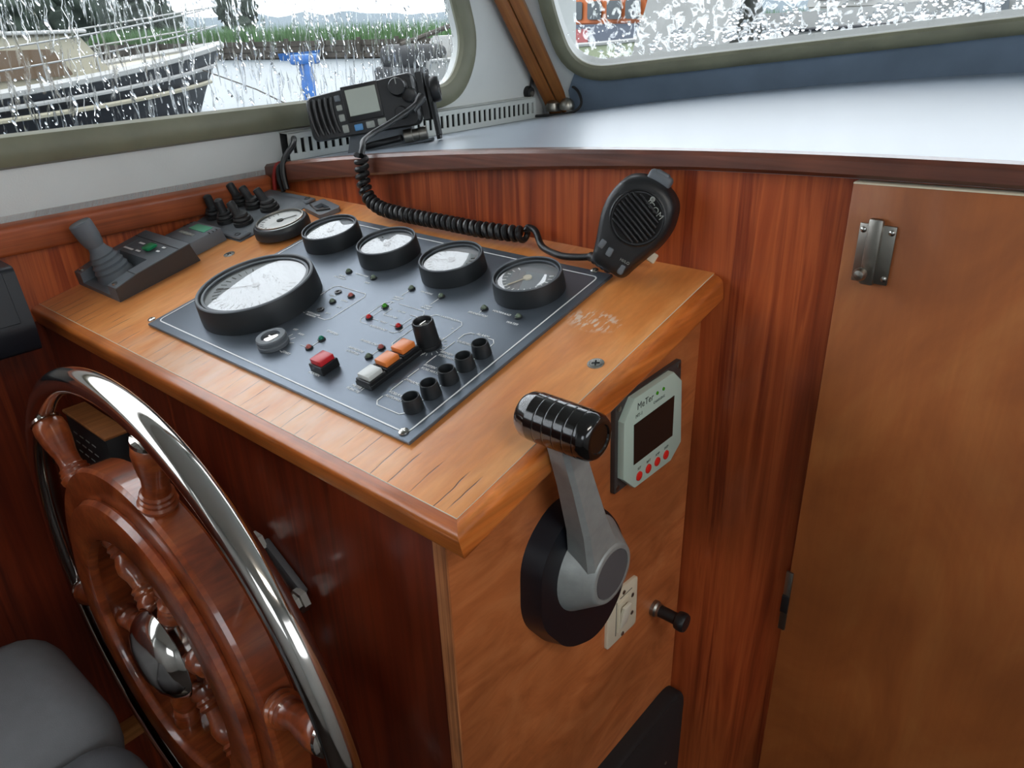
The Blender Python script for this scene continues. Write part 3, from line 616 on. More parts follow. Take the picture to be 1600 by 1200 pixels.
g = G(); g.prism([(l0 - .0002, .0005), (l1 + .0035, .0005), (l1 - .0005, .023), (l0 + .03, .0196), (l0 + .002, .0152)], w2, w2 + .0006, MJ); part('side_skirt', g, M_CHARD, jx)
g = G(); g.lathe([(.0215, 0), (.0205, .006), (.0185, .010), (.0195, .013), (.0170, .0165), (.0180, .0195), (.0152, .0228), (.0160, .0255), (.0132, .0290), (.0138, .031), (.0105, .036), (.0088, .041)], 32, T_((-.008, -.021, .004)) @ RX(radians(6)) @ RY(radians(-6))); part('rubber_boot', g, M_CHAR, jx)
g = G(); g.lathe([(.0085, .040), (.0105, .045), (.0118, .052), (.0125, .066), (.0122, .070), (.0112, .0712), (.0002, .0716)], 32, T_((-.008, -.021, .004)) @ RX(radians(6)) @ RY(radians(-6))); part('stick_grip', g, M_CHAR, jx)
g = G(); g.box((.012, .022, .0245), (.016, .014, .004), .003, 3, M=RX(radians(4.5))); part('green_button', g, M_GREENB, jx, 'green push button')
g = G()
for cx, cy, sx_ in ((-.024, .010, .022), (-.016, .024, .012), (-.002, .011, .010), (.030, .020, .006), (.030, .028, .006)): g.box((cx, cy, .0222 + cy * .075), (sx_, .0028, .0003))
part('printed_marks', g, M_PRINT, jx)
g = G(); g.box((0, .034, .0238), (.1045, .0006, .0004)); g.box((-.045, -.022, .0206), (.0155, .0006, .0004)); g.box((.043, -.022, .0206), (.0195, .0006, .0004)); part('panel_seam', g, M_BLK, jx)
g = G(); g.lathe([(.003, .0165), (.003, .019), (.0005, .0192)], 12, T_((.043, -.043, -.0005))); jsc = part('cover_screw', g, M_SCREW, jx); copypart(jsc, jx, (-.088, .001, 0))

rm = thing('remote_display', 'charcoal control box with teal display behind the joystick unit', 'control box', DM(-.5285, .1415, HD))
g = G(); g.box((0, 0, .0085), (.066, .046, .017), .002, 2, taper=.94); part('housing', g, M_CHAR, rm)
g = G(); g.box((.004, .010, .0172), (.034, .013, .0012)); part('display', g, M_LCDG, rm, 'teal display window')
for i in range(4):
    g = G(); g.box((-.0135 + i * .0085, -.007, .0176), (.0066, .0048, .0016), .0006, 1); part('pale_button', g, M_PALEB, rm)
g = G()
for i in range(3): g.box((.0288, .006 + i * .005, .0165), (.004, .0012, .0015))
for i in range(3): g.box((-.0288, .006 + i * .005, .0165), (.004, .0012, .0015))
part('cooling_ribs', g, M_BLK, rm)

sw = thing('switch_panel', 'curved charcoal panel with six rubber booted toggle switches', 'switch panel', DM(-.5365, .2265, HD))
g = G(); rows = []
for i in range(13):
    y = -.060 + .120 * i / 12
    bulge = .0075 * max(0, 1 - (abs(y) / .060) ** 6)
    rows.append([(x, y, .0012 + bulge * (1 - abs(x / .0655) ** 8)) for x in [-.0655 + .131 * k / 16 for k in range(17)]])
g.grid(rows); r_ = bmesh.ops.extrude_face_region(g.b, geom=g.b.faces[:])
for v in r_['geom']:
    if isinstance(v, bmesh.types.BMVert): v.co.z = 0
part('panel_base', g, M_CHAR, sw)
g = G(); g.box((0, -.051, .0042), (.131, .018, .0034), .0012, 1); part('end_ridge', g, M_CHAR, sw)
g = G(); g.box((0, .052, .0042), (.131, .014, .0034), .0012, 1); part('end_ridge', g, M_CHAR, sw)
for x, y in ((.054, -.054), (.054, .054), (-.054, .054), (-.054, -.054)):
    g = G(); g.lathe([(.0042, .0055), (.0042, .0063), (.0028, .0064), (.0024, .0056)], 14, T_((x, y, 0))); part('screw_hole', g, M_BLK, sw)
g = G(); g.lathe([(.0122, 0), (.0122, .004), (.0105, .0048), (.0112, .0068), (.0105, .0085), (.0088, .0095), (.0090, .0112), (.0078, .0130)], 24); tg0 = part('toggle_boot', g, M_RUB, sw)
g = G(); g.lathe([(.0072, .011), (.0052, .015), (.0054, .0265), (.0050, .0288), (.0034, .0300), (.0003, .0304)], 20); lv0 = part('toggle_lever', g, M_RUB, tg0)
tpos = [(-.0260, -.0335, -4), (.0055, -.0365, -2), (.0375, -.0325, 24), (-.0250, .0065, 22), (.0065, .0060, 24), (.0365, .0085, 26)]
for i, (x, y, tl) in enumerate(tpos):
    M = T_((x, y, .0082)) @ RZ(0)
    if i == 0: tg0.matrix_local = M; lv0.matrix_local = RX(radians(3)) @ RY(radians(-tl))
    else:
        o = copypart(tg0, sw, matrix=M); copypart(lv0, o, matrix=RX(radians(3)) @ RY(radians(-tl)))

bk = thing('mounting_clip', 'flat grey plastic clip with a slot, behind the steel rimmed gauge', 'clip', DM(-.4365, .2680, HD, radians(-12)))
g = G(); wallhole(g, rrect(.050, .029, .005, 3), rrect(.024, .011, .001, 2), 0, .006, I4); part('clip_plate', g, M_CHAR, bk)
g = G(); g.tube([(-.02, -.006, .007), (.008, -.0105, .0072), (.020, .002, .0072)], .0012, 8); g.box((0, 0, .001), (.024, .011, .001)); part('clip_tongue', g, M_CHARD, bk)

def wscrew(u, v, label):
    t = thing('wood_screw', label, 'screw', DM(u, v, HD))
    g = G(); g.lathe([(.0068, 0), (.0066, .0007), (.0052, .0008), (.0050, .0005)], 22); part('cup_washer', g, M_SCREW, t)
    g = G(); g.lathe([(.0048, .0003), (.0046, .0009), (.0003, .0012)], 18); sh = part('screw_head', g, M_SCREW, t)
    g = G(); g.box((0, 0, .0011), (.0062, .0011, .0006), M=RZ(.5)); g.box((0, 0, .0011), (.0011, .0062, .0006), M=RZ(.5)); part('cross_slot', g, M_BLK, sh)
wscrew(.0628, .1412, 'cross head screw in the bare wood right of the instrument panel'); wscrew(-.4545, .1400, 'cross head screw in the bare wood between joystick and rev counter')

# ------------------------------------------------------------------ on the plywood side of the console
MSd = frame((.07, 0, 0), (0, 1, 0), (0, 0, 1), (1, 0, 0))      # local x = world y, local y = world z, local z = out of the panel
mtr = thing('battery_meter', 'pale green battery meter with dark screen and four red buttons', 'meter', MSd)
g = G(); g.prism(roundpoly([(.1530, -.0945), (.2590, -.0945), (.2530, -.0055), (.1500, -.0085)], .002, 2), 0, .0045, bev=.001); part('back_plate', g, M_CHARD, mtr)
fc = [(.1745, -.0910), (.1920, -.1085), (.2520, -.1085), (.2705, -.0920), (.2680, -.0300), (.2500, -.0150), (.1900, -.0150), (.1720, -.0340)]
fc = [(.1565, -.0790), (.1750, -.0965), (.2350, -.0980), (.2520, -.0860), (.2450, -.0215), (.2300, -.0080), (.1680, -.0085), (.1545, -.0250)]
g = G(); g.prism(fc, .0045, .0105, bev=.0008); part('meter_face', g, M_SAGE, mtr)
g = G(); g.prism([(.1710, -.0715), (.2340, -.0715), (.2325, -.0310), (.1685, -.0325)], .0102, .0109); part('screen', g, M_SCRN, mtr)
rb0 = None
for i in range(4):
    g = G(); g.lathe([(.0044, 0), (.0042, .0012), (.0034, .0016), (.0003, .0018)], 16); rb_ = part('meter_button', g, M_RED, mtr); rb_.location = (.1805 + i * .0147, -.0868, .0103); 
for s_, x, y, z_ in (('MeTer', .1850, -.0180, .0088), ('MT-1', .1760, -.0262, .0046), ('CHARGING', .2070, -.0245, .0034), ('SET', .1805, -.0792, .0034), ('BAT', .1952, -.0792, .0034), ('AMP', .2099, -.0792, .0034), ('DISP', .2246, -.0792, .0034)):
    text(s_, z_, mtr, M_DARKP, T_((x, y, .01062)))
for x in (.2030, .2130):
    g = G(); g.lathe([(.0017, .0105), (.0015, .0113), (.0002, .0115)], 10, T_((x, -.0170, 0))); part('meter_lamp', g, M_LEDGR, mtr)
for x, y in ((.1550, -.0140), (.1570, -.0890), (.2485, -.0100)):
    g = G(); g.lathe([(.0026, .0044), (.0024, .0053), (.0003, .0056)], 12, T_((x, y, 0))); part('plate_screw', g, M_STEEL, mtr)

wp = thing('rocker_switch_plate', 'ivory wall plate with a small rocker switch beside the throttle', 'switch', MSd)
spq = [(.1515, -.2640), (.2025, -.2735), (.2010, -.2180), (.1510, -.1995)]
spq = roundpoly([(.1515, -.2680), (.2020, -.2700), (.2010, -.2105), (.1510, -.2050)], .004, 3)
g = G(); g.prism(spq, 0, .003, bev=.0008); part('wall_plate', g, M_IVORY, wp)
g = G(); g.box((.1760, -.2400, .0036), (.0175, .0350, .0022), .0005, 1); part('switch_bezel', g, M_IVORY, wp)
g = G(); g.box((.1755, -.2400, .006), (.0120, .0270, .0040), .0012, 2, M=T_((.1755, -.24, .006)) @ RX(radians(9)) @ T_((-.1755, .24, -.006))); part('rocker', g, M_CREAM, wp)
for x, y in ((.1770, -.2150), (.1775, -.2655), (.1925, -.2285), (.1930, -.2505)):
    g = G(); g.lathe([(.0024, .0028), (.0022, .0036), (.0003, .0038)], 12, T_((x, y, 0))); part('plate_screw', g, M_STEEL, wp)
g = G(); g.box((.181, -.2190, .0031), (.020, .0007, .0003)); g.box((.1655, -.2400, .0031), (.0008, .040, .0003)); part('plate_marks', g, M_DARKP, wp)

pk = thing('pull_knob', 'black pull knob on a pale collar near the bulkhead', 'knob', MSd @ T_((.2400, -.2790, 0)))
g = G(); g.lathe([(.0085, 0), (.0085, .004), (.0070, .006), (.0070, .0085)], 22); part('collar', g, M_STEEL, pk)
g = G(); g.lathe([(.0062, .006), (.0062, .026), (.0092, .028), (.0100, .031), (.0100, .035), (.0088, .0375), (.0004, .038)], 26); part('knob_grip', g, M_BLK, pk)

# low black padded box at the foot of the side panel
lb = thing('locker_lip', 'black rounded lip at the foot of the plywood side', 'lip', MSd)
g = G(); g.prism(roundpoly([(.02, -.60), (.300, -.60), (.300, -.4220), (.02, -.4260)], .035, 7), 0, .018, bev=.006, seg=3); part('lip_pad', g, M_BLKM, lb)
for i in range(5):
    g = G(); g.lathe([(.0022, .0175), (.002, .0188), (.0003, .019)], 10, T_((.16 + i * .025, -.515, 0))); part('lip_screw', g, M_STEEL, lb)

# throttle
th = thing('throttle_lever', 'grey throttle lever with black knob on a black base', 'throttle', MSd)
fo = roundpoly([(.0345, -.150, .02), (.0360, -.085, .035), (.0770, -.056, .03), (.123, -.078, .03), (.155, -.125, .03), (.160, -.190, .03), (.120, -.222, .03), (.070, -.200, .02)], .03, 7)
fo = [(x * 1.0, y) for x, y in fo]
fi = [(.094 + (x - .094) * .93, -.138 + (y + .138) * .93) for x, y in fo]
g = G(); g.prism(fo, 0, .017, poly_top=fi, bev=.003, seg=3); part('base_flange', g, M_NAVY, th)
HC = (.099, -.1245)        # hub axis
g = G(); g.lathe([(.022, .010), (.022, .016)], 30, T_((HC[0], HC[1], 0))); part('hub_gasket', g, M_BLK, th)
g = G(); g.lathe([(.0405, .012), (.0415, .015), (.0405, .018), (.0270, .0375), (.0255, .0395), (.0245, .0400), (.0215, .0400), (.0213, .0390), (.0003, .0390)], 48, T_((HC[0], HC[1], 0))); hb = part('hub', g, M_CAST, th, 'worn grey cast hub')
g = G(); g.lathe([(.0211, .0388), (.0208, .0399), (.0003, .0401)], 40, T_((HC[0], HC[1], 0))); part('hub_badge', g, M_CASTD, hb, 'dark grey round badge')
KC = (.0445, .0285)         # knob centre in the panel plane, further out
dA = Vector((KC[0] - HC[0], KC[1] - HC[1], 0)); LA = dA.length; dA.normalize(); sA = Vector((-dA.y, dA.x, 0))
def armsec(t, w, z0, z1, ch):
    c = Vector((HC[0], HC[1], 0)) + dA * t
    pts = [(-w, z0), (w, z0), (w, z1 - ch), (w - ch, z1), (-w + ch, z1), (-w, z1 - ch)]
    return [c + sA * a + Vector((0, 0, z)) for a, z in pts]
secs = [armsec(.004, .0230, .016, .0382, .004), armsec(.030, .0180, .017, .0385, .004), armsec(.060, .0140, .020, .0390, .0035), armsec(.11, .0115, .0225, .0390, .003), armsec(LA - .004, .0105, .024, .0390, .003)]
g = G(); V = [[g.b.verts.new(p) for p in s] for s in secs]
for a, b_ in zip(V, V[1:]):
    for i in range(6): g.b.faces.new((a[i], a[(i + 1) % 6], b_[(i + 1) % 6], b_[i]))
g.b.faces.new(V[0]); g.b.faces.new(V[-1][::-1]); part('lever_arm', g, M_CAST, th, 'tapered grey cast arm', sharp=25)
g = G(); kp = [(.0006, .0), (.0085, .0004), (.0125, .0022), (.0146, .0062), (.0152, .012)]
for i in range(5):
    z = .012 + i * .0080; kp += [(.0153, z + .0003), (.0153, z + .0006), (.0153, z + .0040), (.0153, z + .0070), (.0153, z + .0073), (.01515, z + .0076), (.01515, z + .0078)]
kp += [(.0152, .052), (.0146, .0575), (.0128, .0608), (.0105, .0620), (.0092, .0618), (.0086, .0607), (.0070, .0604), (.0004, .0604)]
g.lathe(kp, 64, T_((KC[0], KC[1], .0003)) @ Matrix.Diagonal((1.1, 1.1, 1, 1))); part('grip_knob', g, M_GLOSSB, th, 'glossy black ribbed grip')

# ------------------------------------------------------------------ microphone, cord, radio
zm = Vector((.36, -.92, .18)).normalized(); axm = Vector((.0375, 0, .0720)); axm = (axm - zm * axm.dot(zm)).normalized()
MM = lookframe((.0215, .250, .1080), zm, axm)
mic = thing('microphone', 'black hand microphone hanging on the bulkhead with its coiled cord', 'microphone', MM)
ol = roundpoly([(-.0155, -.0475, .007), (.0155, -.0475, .007), (.0205, -.030, .012), (.0295, -.006, .02), (.0310, .012, .016), (.0245, .0310, .014), (.010, .0385, .01), (-.010, .0385, .01), (-.0245, .0310, .014), (-.0310, .012, .016), (-.0295, -.006, .02), (-.0205, -.030, .012)], .01, 5)
def scl(P, k): return [(x * k, y * k) for x, y in P]
g = G()
lev = [(.86, -.026), (.98, -.019), (1.04, -.012), (1.0, -.004), (.97, .002), (.90, .0055), (.80, .0068)]
V = [[g.b.verts.new((x, y, z)) for x, y in scl(ol, k)] for k, z in lev]; n = len(ol)
for a, b_ in zip(V, V[1:]):
    for i in range(n): g.b.faces.new((a[i], a[(i + 1) % n], b_[(i + 1) % n], b_[i]))
g.b.faces.new(V[0][::-1]); g.b.faces.new(V[-1]); part('mic_body', g, M_BLK, mic, sharp=50)
g = G(); g.lathe([(.0238, .0056), (.0240, .0074), (.0228, .0082), (.0222, .0070), (.0003, .0070)], 44, T_((.002, .0055, 0))); part('grille_ring', g, M_BLK, mic)
for i in range(9):
    g = G(); yy = -.0155 + i * .00375; hw = sqrt(max(.00001, .0208 ** 2 - yy ** 2)) * (1 if i < 8 else .8); xo = -.0 if yy < .006 else -.0025
    g.box((xo, yy, .0078), (hw * 1.9, .0020, .0020), .0007, 2, M=T_((.002, .0055, 0)) @ RZ(radians(-20))); part('grille_slat', g, M_BLK, mic)
g = G(); g.lathe([(.0210, .0071), (.0003, .0071)], 40, T_((.002, .0055, 0)), cap0=False); part('grille_gap', g, plain('black_void', (6, 6, 7), .9), mic)
g = G(); g.box((0, .0398, -.009), (.021, .012, .014), .0035, 3); g.box((0, .0440, -.008), (.013, .006, .010), .002, 2); part('talk_button', g, M_CHAR, mic, 'grey push to talk button on top')
g = G(); g.box((-.0100, -.0290, .0068), (.0055, .0078, .0022), .0012, 2, M=RZ(-.1)); kb0 = part('mic_key', g, M_CHAR, mic)
g = G(); g.box((-.0040, -.0305, .0070), (.0055, .0080, .0020), .0012, 2); part('mic_key', g, M_CHAR, mic)
g = G(); g.box((.0105, -.0385, .0062), (.0055, .0095, .0020), .0018, 2, M=RZ(.05)); part('mic_key', g, M_CHAR, mic)
text('ICOM', .0072, mic, M_PALEB, T_((.0110, .0185, .0074)) @ RZ(radians(-20)), 0); text('HI/LO', .0034, mic, M_PALEB, T_((.0115, -.0308, .0072)) @ RZ(.05), 0)
g = G(); g.lathe([(.0022, .0009), (.0022, .0012), (.0015, .0012), (.0015, .0009)], 12, T_((.0050, .0250, .0064))); part('logo_ring', g, M_PALEB, mic)
def mloc(x, y, z): return MM @ Vector((x, y, z))
# strain relief and cord (in world coordinates, expressed in the microphone's frame)
iMM = MM.inverted()
g = G(); a0 = mloc(0, -.044, -.010); a1 = Vector((-.030, .262, .0665)); P = [a0.lerp(a1, t / 12) for t in range(13)]
g.tube(P, [.0062 - .0022 * t / 12 + (.0006 if t % 3 == 0 else -.0004) for t in range(13)], 14, M=iMM); part('strain_relief', g, M_BLK, mic)
endp = Vector((-.1160, .2725, .0720))
g = G(); g.tube(smooth([a1, (-.045, .2600, .0640), (-.065, .2600, .0625), (-.090, .2655, .0655), (-.107, .2760, .0760), (-.1165, .2760, .0785), endp + Vector((0, 0, .0035))], 8), .0033, 12, M=iMM); part('straight_cord', g, M_BLK, mic)
ctr = smooth([(-.3600, .2705, .1300), (-.3610, .2700, .1130), (-.3590, .2690, .0960), (-.3510, .2680, .0815), (-.3330, .2665, .0735), (-.3080, .2655, .0712), (-.2700, .2655, .0705), (-.2206, .2665, .0705), (-.1810, .2660, .0705), (-.1450, .2685, .0712), tuple(endp)], 40)
LN = [0]
for a, b_ in zip(ctr, ctr[1:]): LN.append(LN[-1] + (b_ - a).length)
TOT = LN[-1]; pitch = .0083; NT = TOT / pitch; steps = int(NT * 14); hel = []; j = 0; up = Vector((0, -1, 0))
for i in range(steps + 1):
    s_ = TOT * i / steps
    while j < len(LN) - 2 and LN[j + 1] < s_: j += 1
    f_ = (s_ - LN[j]) / (LN[j + 1] - LN[j]); p = ctr[j].lerp(ctr[j + 1], f_); t_ = (ctr[j + 1] - ctr[j]).normalized()
    up = (up - t_ * up.dot(t_)).normalized(); w_ = t_.cross(up); an = 2 * pi * NT * i / steps
    hel.append(p + (up * cos(an) + w_ * sin(an)) * .0058)
g = G(); g.tube(hel, .0031, 8, M=iMM); part('coiled_cord', g, M_BLK, mic, 'black coiled cord lying on the back of the desk')
g = G(); g.tube(smooth([(-.3600, .2705, .1290), (-.3640, .2770, .1360), (-.374, .287, .1410), (-.3850, .310, .1460), (-.3870, .345, .1560), (-.3870, .372, .1660), (-.3890, .390, .1730)], 8), .0036, 12, M=iMM); part('straight_cord', g, M_BLK, mic)
g = G(); g.lathe([(.0062, 0), (.0060, .008), (.0045, .016), (.0040, .026)], 18, iMM @ lookframe((-.3900, .400, .1800), (.10, -.75, -.55), (0, 0, 1))); part('strain_relief', g, M_BLK, mic)
g = G(); g.box((.026, -.022, -.030), (.009, .009, .004), .001, 1); part('hanger_tab', g, M_IVORY, mic, 'small pale hanger tab')

MRd = lookframe((-.4710, .3685, .1660), Vector((.655, -.745, .12)), Vector((-.185, -.03, 1))) @ Matrix.Diagonal((.9, 1.2, 1, 1))
RND = Matrix.Diagonal((1 / .9, 1 / 1.2, 1, 1))
rad = thing('marine_radio', 'black marine radio on a bracket on the white shelf', 'radio', MRd)
# local x = along the face (towards the bow is +), y = up, z = out of the face
fl = roundpoly([(-.0815, -.0255, .010), (.083, -.0285, .012), (.083, .0265, .012), (-.0790, .0205, .010)], .01, 6)
g = G(); V = []
for k, z in ((.93, -.030), (.95, -.014), (1.0, -.011), (1.0, .000), (.975, .006), (.94, .009)): V.append([g.b.verts.new((x * (k if k < 1 else 1), y * k, z)) for x, y in fl])
n = len(fl)
for a, b_ in zip(V, V[1:]):
    for i in range(n): g.b.faces.new((a[i], a[(i + 1) % n], b_[(i + 1) % n], b_[i]))
g.b.faces.new(V[0][::-1]); g.b.faces.new(V[-1]); part('radio_body', g, M_BLK, rad, sharp=45)
for i in range(5):
    x0 = -.0735 + i * .0082
    g = G(); g.tube(smooth([(x0 + .0022, .0165, .0092), (x0, .008, .0098), (x0 + .0002, -.008, .0098), (x0 + .0032, -.0200, .0090)], 5), [.0026] * 16, 8); part('speaker_slat', g, M_BLK, rad)
    if i < 4:
        g = G(); g.box((x0 + .0043, -.001, .0088), (.0030, .034, .0012)); part('speaker_slot', g, MATS['black_void'], rad)
g = G(); g.box((.0035, .0055, .0090), (.054, .037, .0035), .0014, 2); part('screen_frame', g, M_BLK, rad)
g = G(); g.box((.0045, .0065, .0106), (.0445, .0270, .0012), .0004, 1); part('screen', g, M_LCD, rad, 'grey green display')
for x, y, w_, h__, mt in ((-.0305, .0135, .0085, .0065, M_CHAR), (-.0305, .0040, .0085, .0060, M_PALEB), (-.0300, -.0065, .0085, .0075, M_PALEB), (-.0285, -.0180, .0090, .0085, M_PALEB), (-.0095, -.0190, .0125, .0070, M_BLUEB), (.0080, -.0185, .0125, .0072, M_PALEB), (.0255, -.0180, .0125, .0072, M_PALEB)):
    g = G(); g.box((x, y, .0098), (w_, h__, .003), .0013, 2); part('key', g, mt, rad)
g = G(); kpf = [(.0125, .007), (.0125, .013), (.0112, .0135), (.0108, .024), (.0098, .0256), (.0003, .0258)]; g.lathe(kpf, 26, T_((.0585, .0130, 0)) @ RND); kk2 = part('dial_knob', g, M_BLK, rad)
g = G(); g.box((.0585, .0190, .0245), (.0012, .0070, .0030)); part('pointer', g, M_PALEB, kk2)
g = G(); g.lathe(kpf, 26, T_((.0400, .0200, -.004))); 
g.b.free(); g = G(); g.lathe([(.0085, .007), (.0085, .0125), (.0075, .022), (.0068, .0235), (.0003, .0237)], 24, T_((.0560, -.0130, 0)) @ RND); part('dial_knob', g, M_BLK, rad)
g = G(); g.lathe([(.0098, .005), (.0098, .012), (.0085, .0135), (.0085, .018), (.0070, .019)], 24, T_((.0720, .0030, 0)) @ RND); part('cable_gland', g, M_BLK, rad)
for i in range(6):
    g = G(); g.box((.0880, .0, -.010 - i * .0075), (.010, .050, .0035), .0008, 1); part('cooling_fin', g, M_BLK, rad)
g = G(); g.box((0, .0, -.026), (.150, .042, .036), .004, 2); part('chassis', g, M_BLKM, rad)
g = G(); g.prism(roundpoly([(-.012, -.047), (.026, -.047), (.026, .010), (.014, .024), (0, .024), (-.012, .010)], .006, 4), 0, .005, frame((.0960, 0, -.022), (0, 0, -1), (0, 1, 0), (1, 0, 0))); br = part('bracket_arm', g, M_BLKM, rad)
for i in range(5):
    g = G(); g.box((.1010, -.0250, -.036 + i * .0065), (.004, .036, .0030), .001, 1); part('bracket_rib', g, M_BLKM, br)
g = G(); kpr = [(.0155, 0), (.0165, .002), (.0165, .009), (.0150, .0115), (.0090, .0118), (.0086, .0095), (.0003, .0095)]; g.lathe(kpr, 18, T_((.1010, .005, -.022)) @ RND @ RY(pi / 2)); part('clamp_knob', g, M_BLK, rad, 'large black clamp knob')
g = G(); g.box((.006, -.0455, -.030), (.165, .003, .040), .001, 1); part('bracket_base', g, M_CHAR, rad, 'flat grey bracket base')
g = G(); g.prism([(-.04, -.045), (.070, -.045), (.060, -.026), (-.030, -.026)], -.045, -.012); part('bracket_foot', g, M_CHAR, rad)
g = G(); g.lathe([(.0075, 0), (.0075, .012), (.0062, .013), (.0062, .022), (.0070, .023), (.0070, .034)], 18, T_((.050, -.0375, -.006)) @ RY(pi / 2)); part('aerial_plug', g, M_STEEL, rad, 'dull steel aerial plug')
g = G(); g.tube(smooth([(.046, -.038, -.006), (.030, -.0385, -.008), (.010, -.0390, -.006), (-.010, -.0400, -.010)], 6), .0035, 10); part('aerial_cable', g, M_BLK, rad)

# slotted cable trunking along the foot of the side wall
MT = frame((XL, 0, 0), (0, 1, 0), (0, 0, 1), (1, 0, 0))
tk = thing('cable_trunking', 'pale grey slotted trunking along the foot of the white wall behind the radio', 'trunking', MT)
y0, y1, tz0, tz1, td = .312, .842, .0985, .134, .020
g = G(); g.box(((y0 + y1) / 2, tz1 - .0035, td - .001), (y1 - y0, .0085, .002), .0004, 1); g.box(((y0 + y1) / 2, tz1 + .0003, td / 2), (y1 - y0, .0016, td)); part('trunking_lid', g, M_TRUNK, tk)
g = G(); g.box(((y0 + y1) / 2, tz0 + .0045, td - .001), (y1 - y0, .009, .002), .0004, 1); part('trunking_base', g, M_TRUNK, tk)
g = G(); g.box(((y0 + y1) / 2, (tz0 + tz1) / 2, .003), (y1 - y0, tz1 - tz0, .002)); part('trunking_back', g, M_TRUNKD, tk)
g = G(); g.box((0, (tz0 + tz1) / 2 + .0005, td - .001), (.0068, .0195, .002)); b0 = part('slat', g, M_TRUNK, tk)
nsl = int((y1 - y0) / .0128)
b0.location = (y0 + .0034, 0, 0)
for i in range(1, nsl + 1): copypart(b0, tk, (y0 + .0034 + i * (y1 - y0 - .0068) / nsl, 0, 0))

# wires and lamp sockets
wr = thing('red_wire', 'thin red wire dropping behind the desk corner', 'wire')
g = G(); g.tube(smooth([(-.556, .300, .098), (-.556, .284, .099), (-.560, .279, .085), (-.562, .278, .066)], 6), .0028, 8); part('wire_run', g, M_WIRE_R, wr)
wr2 = thing('black_cable', 'black cable looping over the capping from the trunking end', 'cable')
g = G(); g.tube(smooth([(-.560, .318, .128), (-.545, .305, .122), (-.541, .286, .107), (-.538, .279, .090), (-.532, .277, .070)], 6), .0038, 10); part('cable_run', g, M_BLK, wr2)
g = G(); g.tube(smooth([(-.548, .300, .100), (-.548, .282, .098), (-.548, .278, .082), (-.540, .277, .066)], 6), .003, 8); part('cable_run', g, M_BLK, wr2)
g = G(); g.box((-.572, .296, .088), (.016, .02, .02), .004, 2); part('cable_clamp', g, M_BLKM, wr2)
lc = thing('cable_clip', 'black cable clip on the white wall at the end of the trunking', 'clip', T_((XL, .842, .142)))
g = G(); g.lathe([(.011, 0), (.011, .006), (.009, .010), (.0003, .011)], 20, RY(pi / 2)); part('socket_body', g, M_BLK, lc)
g = G(); g.lathe([(.005, .010), (.0045, .013), (.0003, .0135)], 14, RY(pi / 2) @ T_((.002, 0, 0))); part('socket_screw', g, M_STEEL, lc)
g = G(); g.tube(smooth([(.006, .004, .008), (.006, .008, .025), (.006, .004, .045), (.006, -.012, .07)], 6), .003, 8); part('socket_cable', g, M_BLK, lc)
ds = thing('dome_plug', 'pair of grey domes with a looped black cable at the foot of the corner post', 'plug', T_((-.545, .895, .112)))
g = G(); g.lathe([(.013, 0), (.014, .006), (.012, .014), (.007, .019), (.0004, .0205)], 24, T_((.026, -.020, 0))); part('dome', g, M_STEEL, ds)
g = G(); g.lathe([(.013, 0), (.014, .006), (.012, .014), (.007, .018), (.0004, .0195)], 24, T_((-.006, -.020, -.004))); part('dome', g, M_STEEL, ds)
g = G(); g.tube(smooth([(.000, .004, .03), (.020, .000, .038), (.040, -.006, .030), (.052, -.012, .012), (.048, -.022, .000), (.030, -.035, -.006), (-.005, -.045, -.009), (-.03, -.06, -.011)], 7), .0025, 8); part('looped_cable', g, M_BLK, ds)

# ------------------------------------------------------------------ steering wheel
WC = Vector((-.2249, -.11, -.2456)); MWh = frame(WC, (1, 0, 0), (0, 0, 1), (0, -1, 0))      # local z towards the helmsman
wh = thing('steering_wheel', 'wooden ship wheel with turned spokes inside a polished steel ring', 'steering wheel', MWh)
g = G(); R_ = .2605; g.tube([(R_ * cos(2 * pi * i / 120), R_ * sin(2 * pi * i / 120), 0) for i in range(120)], .0118, 20, closed=True); part('steel_ring', g, M_CHROME, wh, 'polished steel outer ring')
def ringlathe(g, prof, n=120):
    rs = [[g.b.verts.new((r * cos(2 * pi * i / n), r * sin(2 * pi * i / n), z)) for i in range(n)] for r, z in prof]; k = len(prof)
    for j in range(k):
        a, b_ = rs[j], rs[(j + 1) % k]
        for i in range(n): g.b.faces.new((a[i], a[(i + 1) % n], b_[(i + 1) % n], b_[i]))
g = G(); ringlathe(g, [(.122, -.016), (.180, -.016), (.183, -.013), (.1835, .010), (.181, .0135), (.160, .0145), (.1575, .0135), (.122, .0135)]); part('felloe', g, M_WHEEL, wh)
g = G(); ringlathe(g, [(.118, .013), (.155, .013), (.1565, .0165), (.154, .0215), (.150, .0225), (.123, .0225), (.1195, .021), (.1175, .017)]); part('front_rim', g, M_WHEEL, wh, 'raised front rim of orange brown wood')
hp = [(.0105, .176), (.0150, .184), (.0155, .187), (.0135, .189), (.0140, .192), (.0125, .1935), (.0130, .1965), (.0110, .198), (.0100, .202), (.0105, .212), (.0135, .226), (.0150, .238), (.0142, .246), (.0110, .2500), (.0050, .2520)]
ip = [(.013, .040), (.013, .050), (.0105, .054), (.0120, .057), (.0105, .0595), (.0120, .0625), (.0085, .066), (.0095, .074), (.0130, .084), (.0120, .092), (.0090, .099), (.0115, .102), (.0100, .105), (.0118, .108), (.0100, .111), (.0120, .116), (.0120, .124)]
g = G(); g.lathe(hp, 20); hm = None
MXr = frame((0, 0, 0), (0, 0, 1), (0, 1, 0), (1, 0, 0))
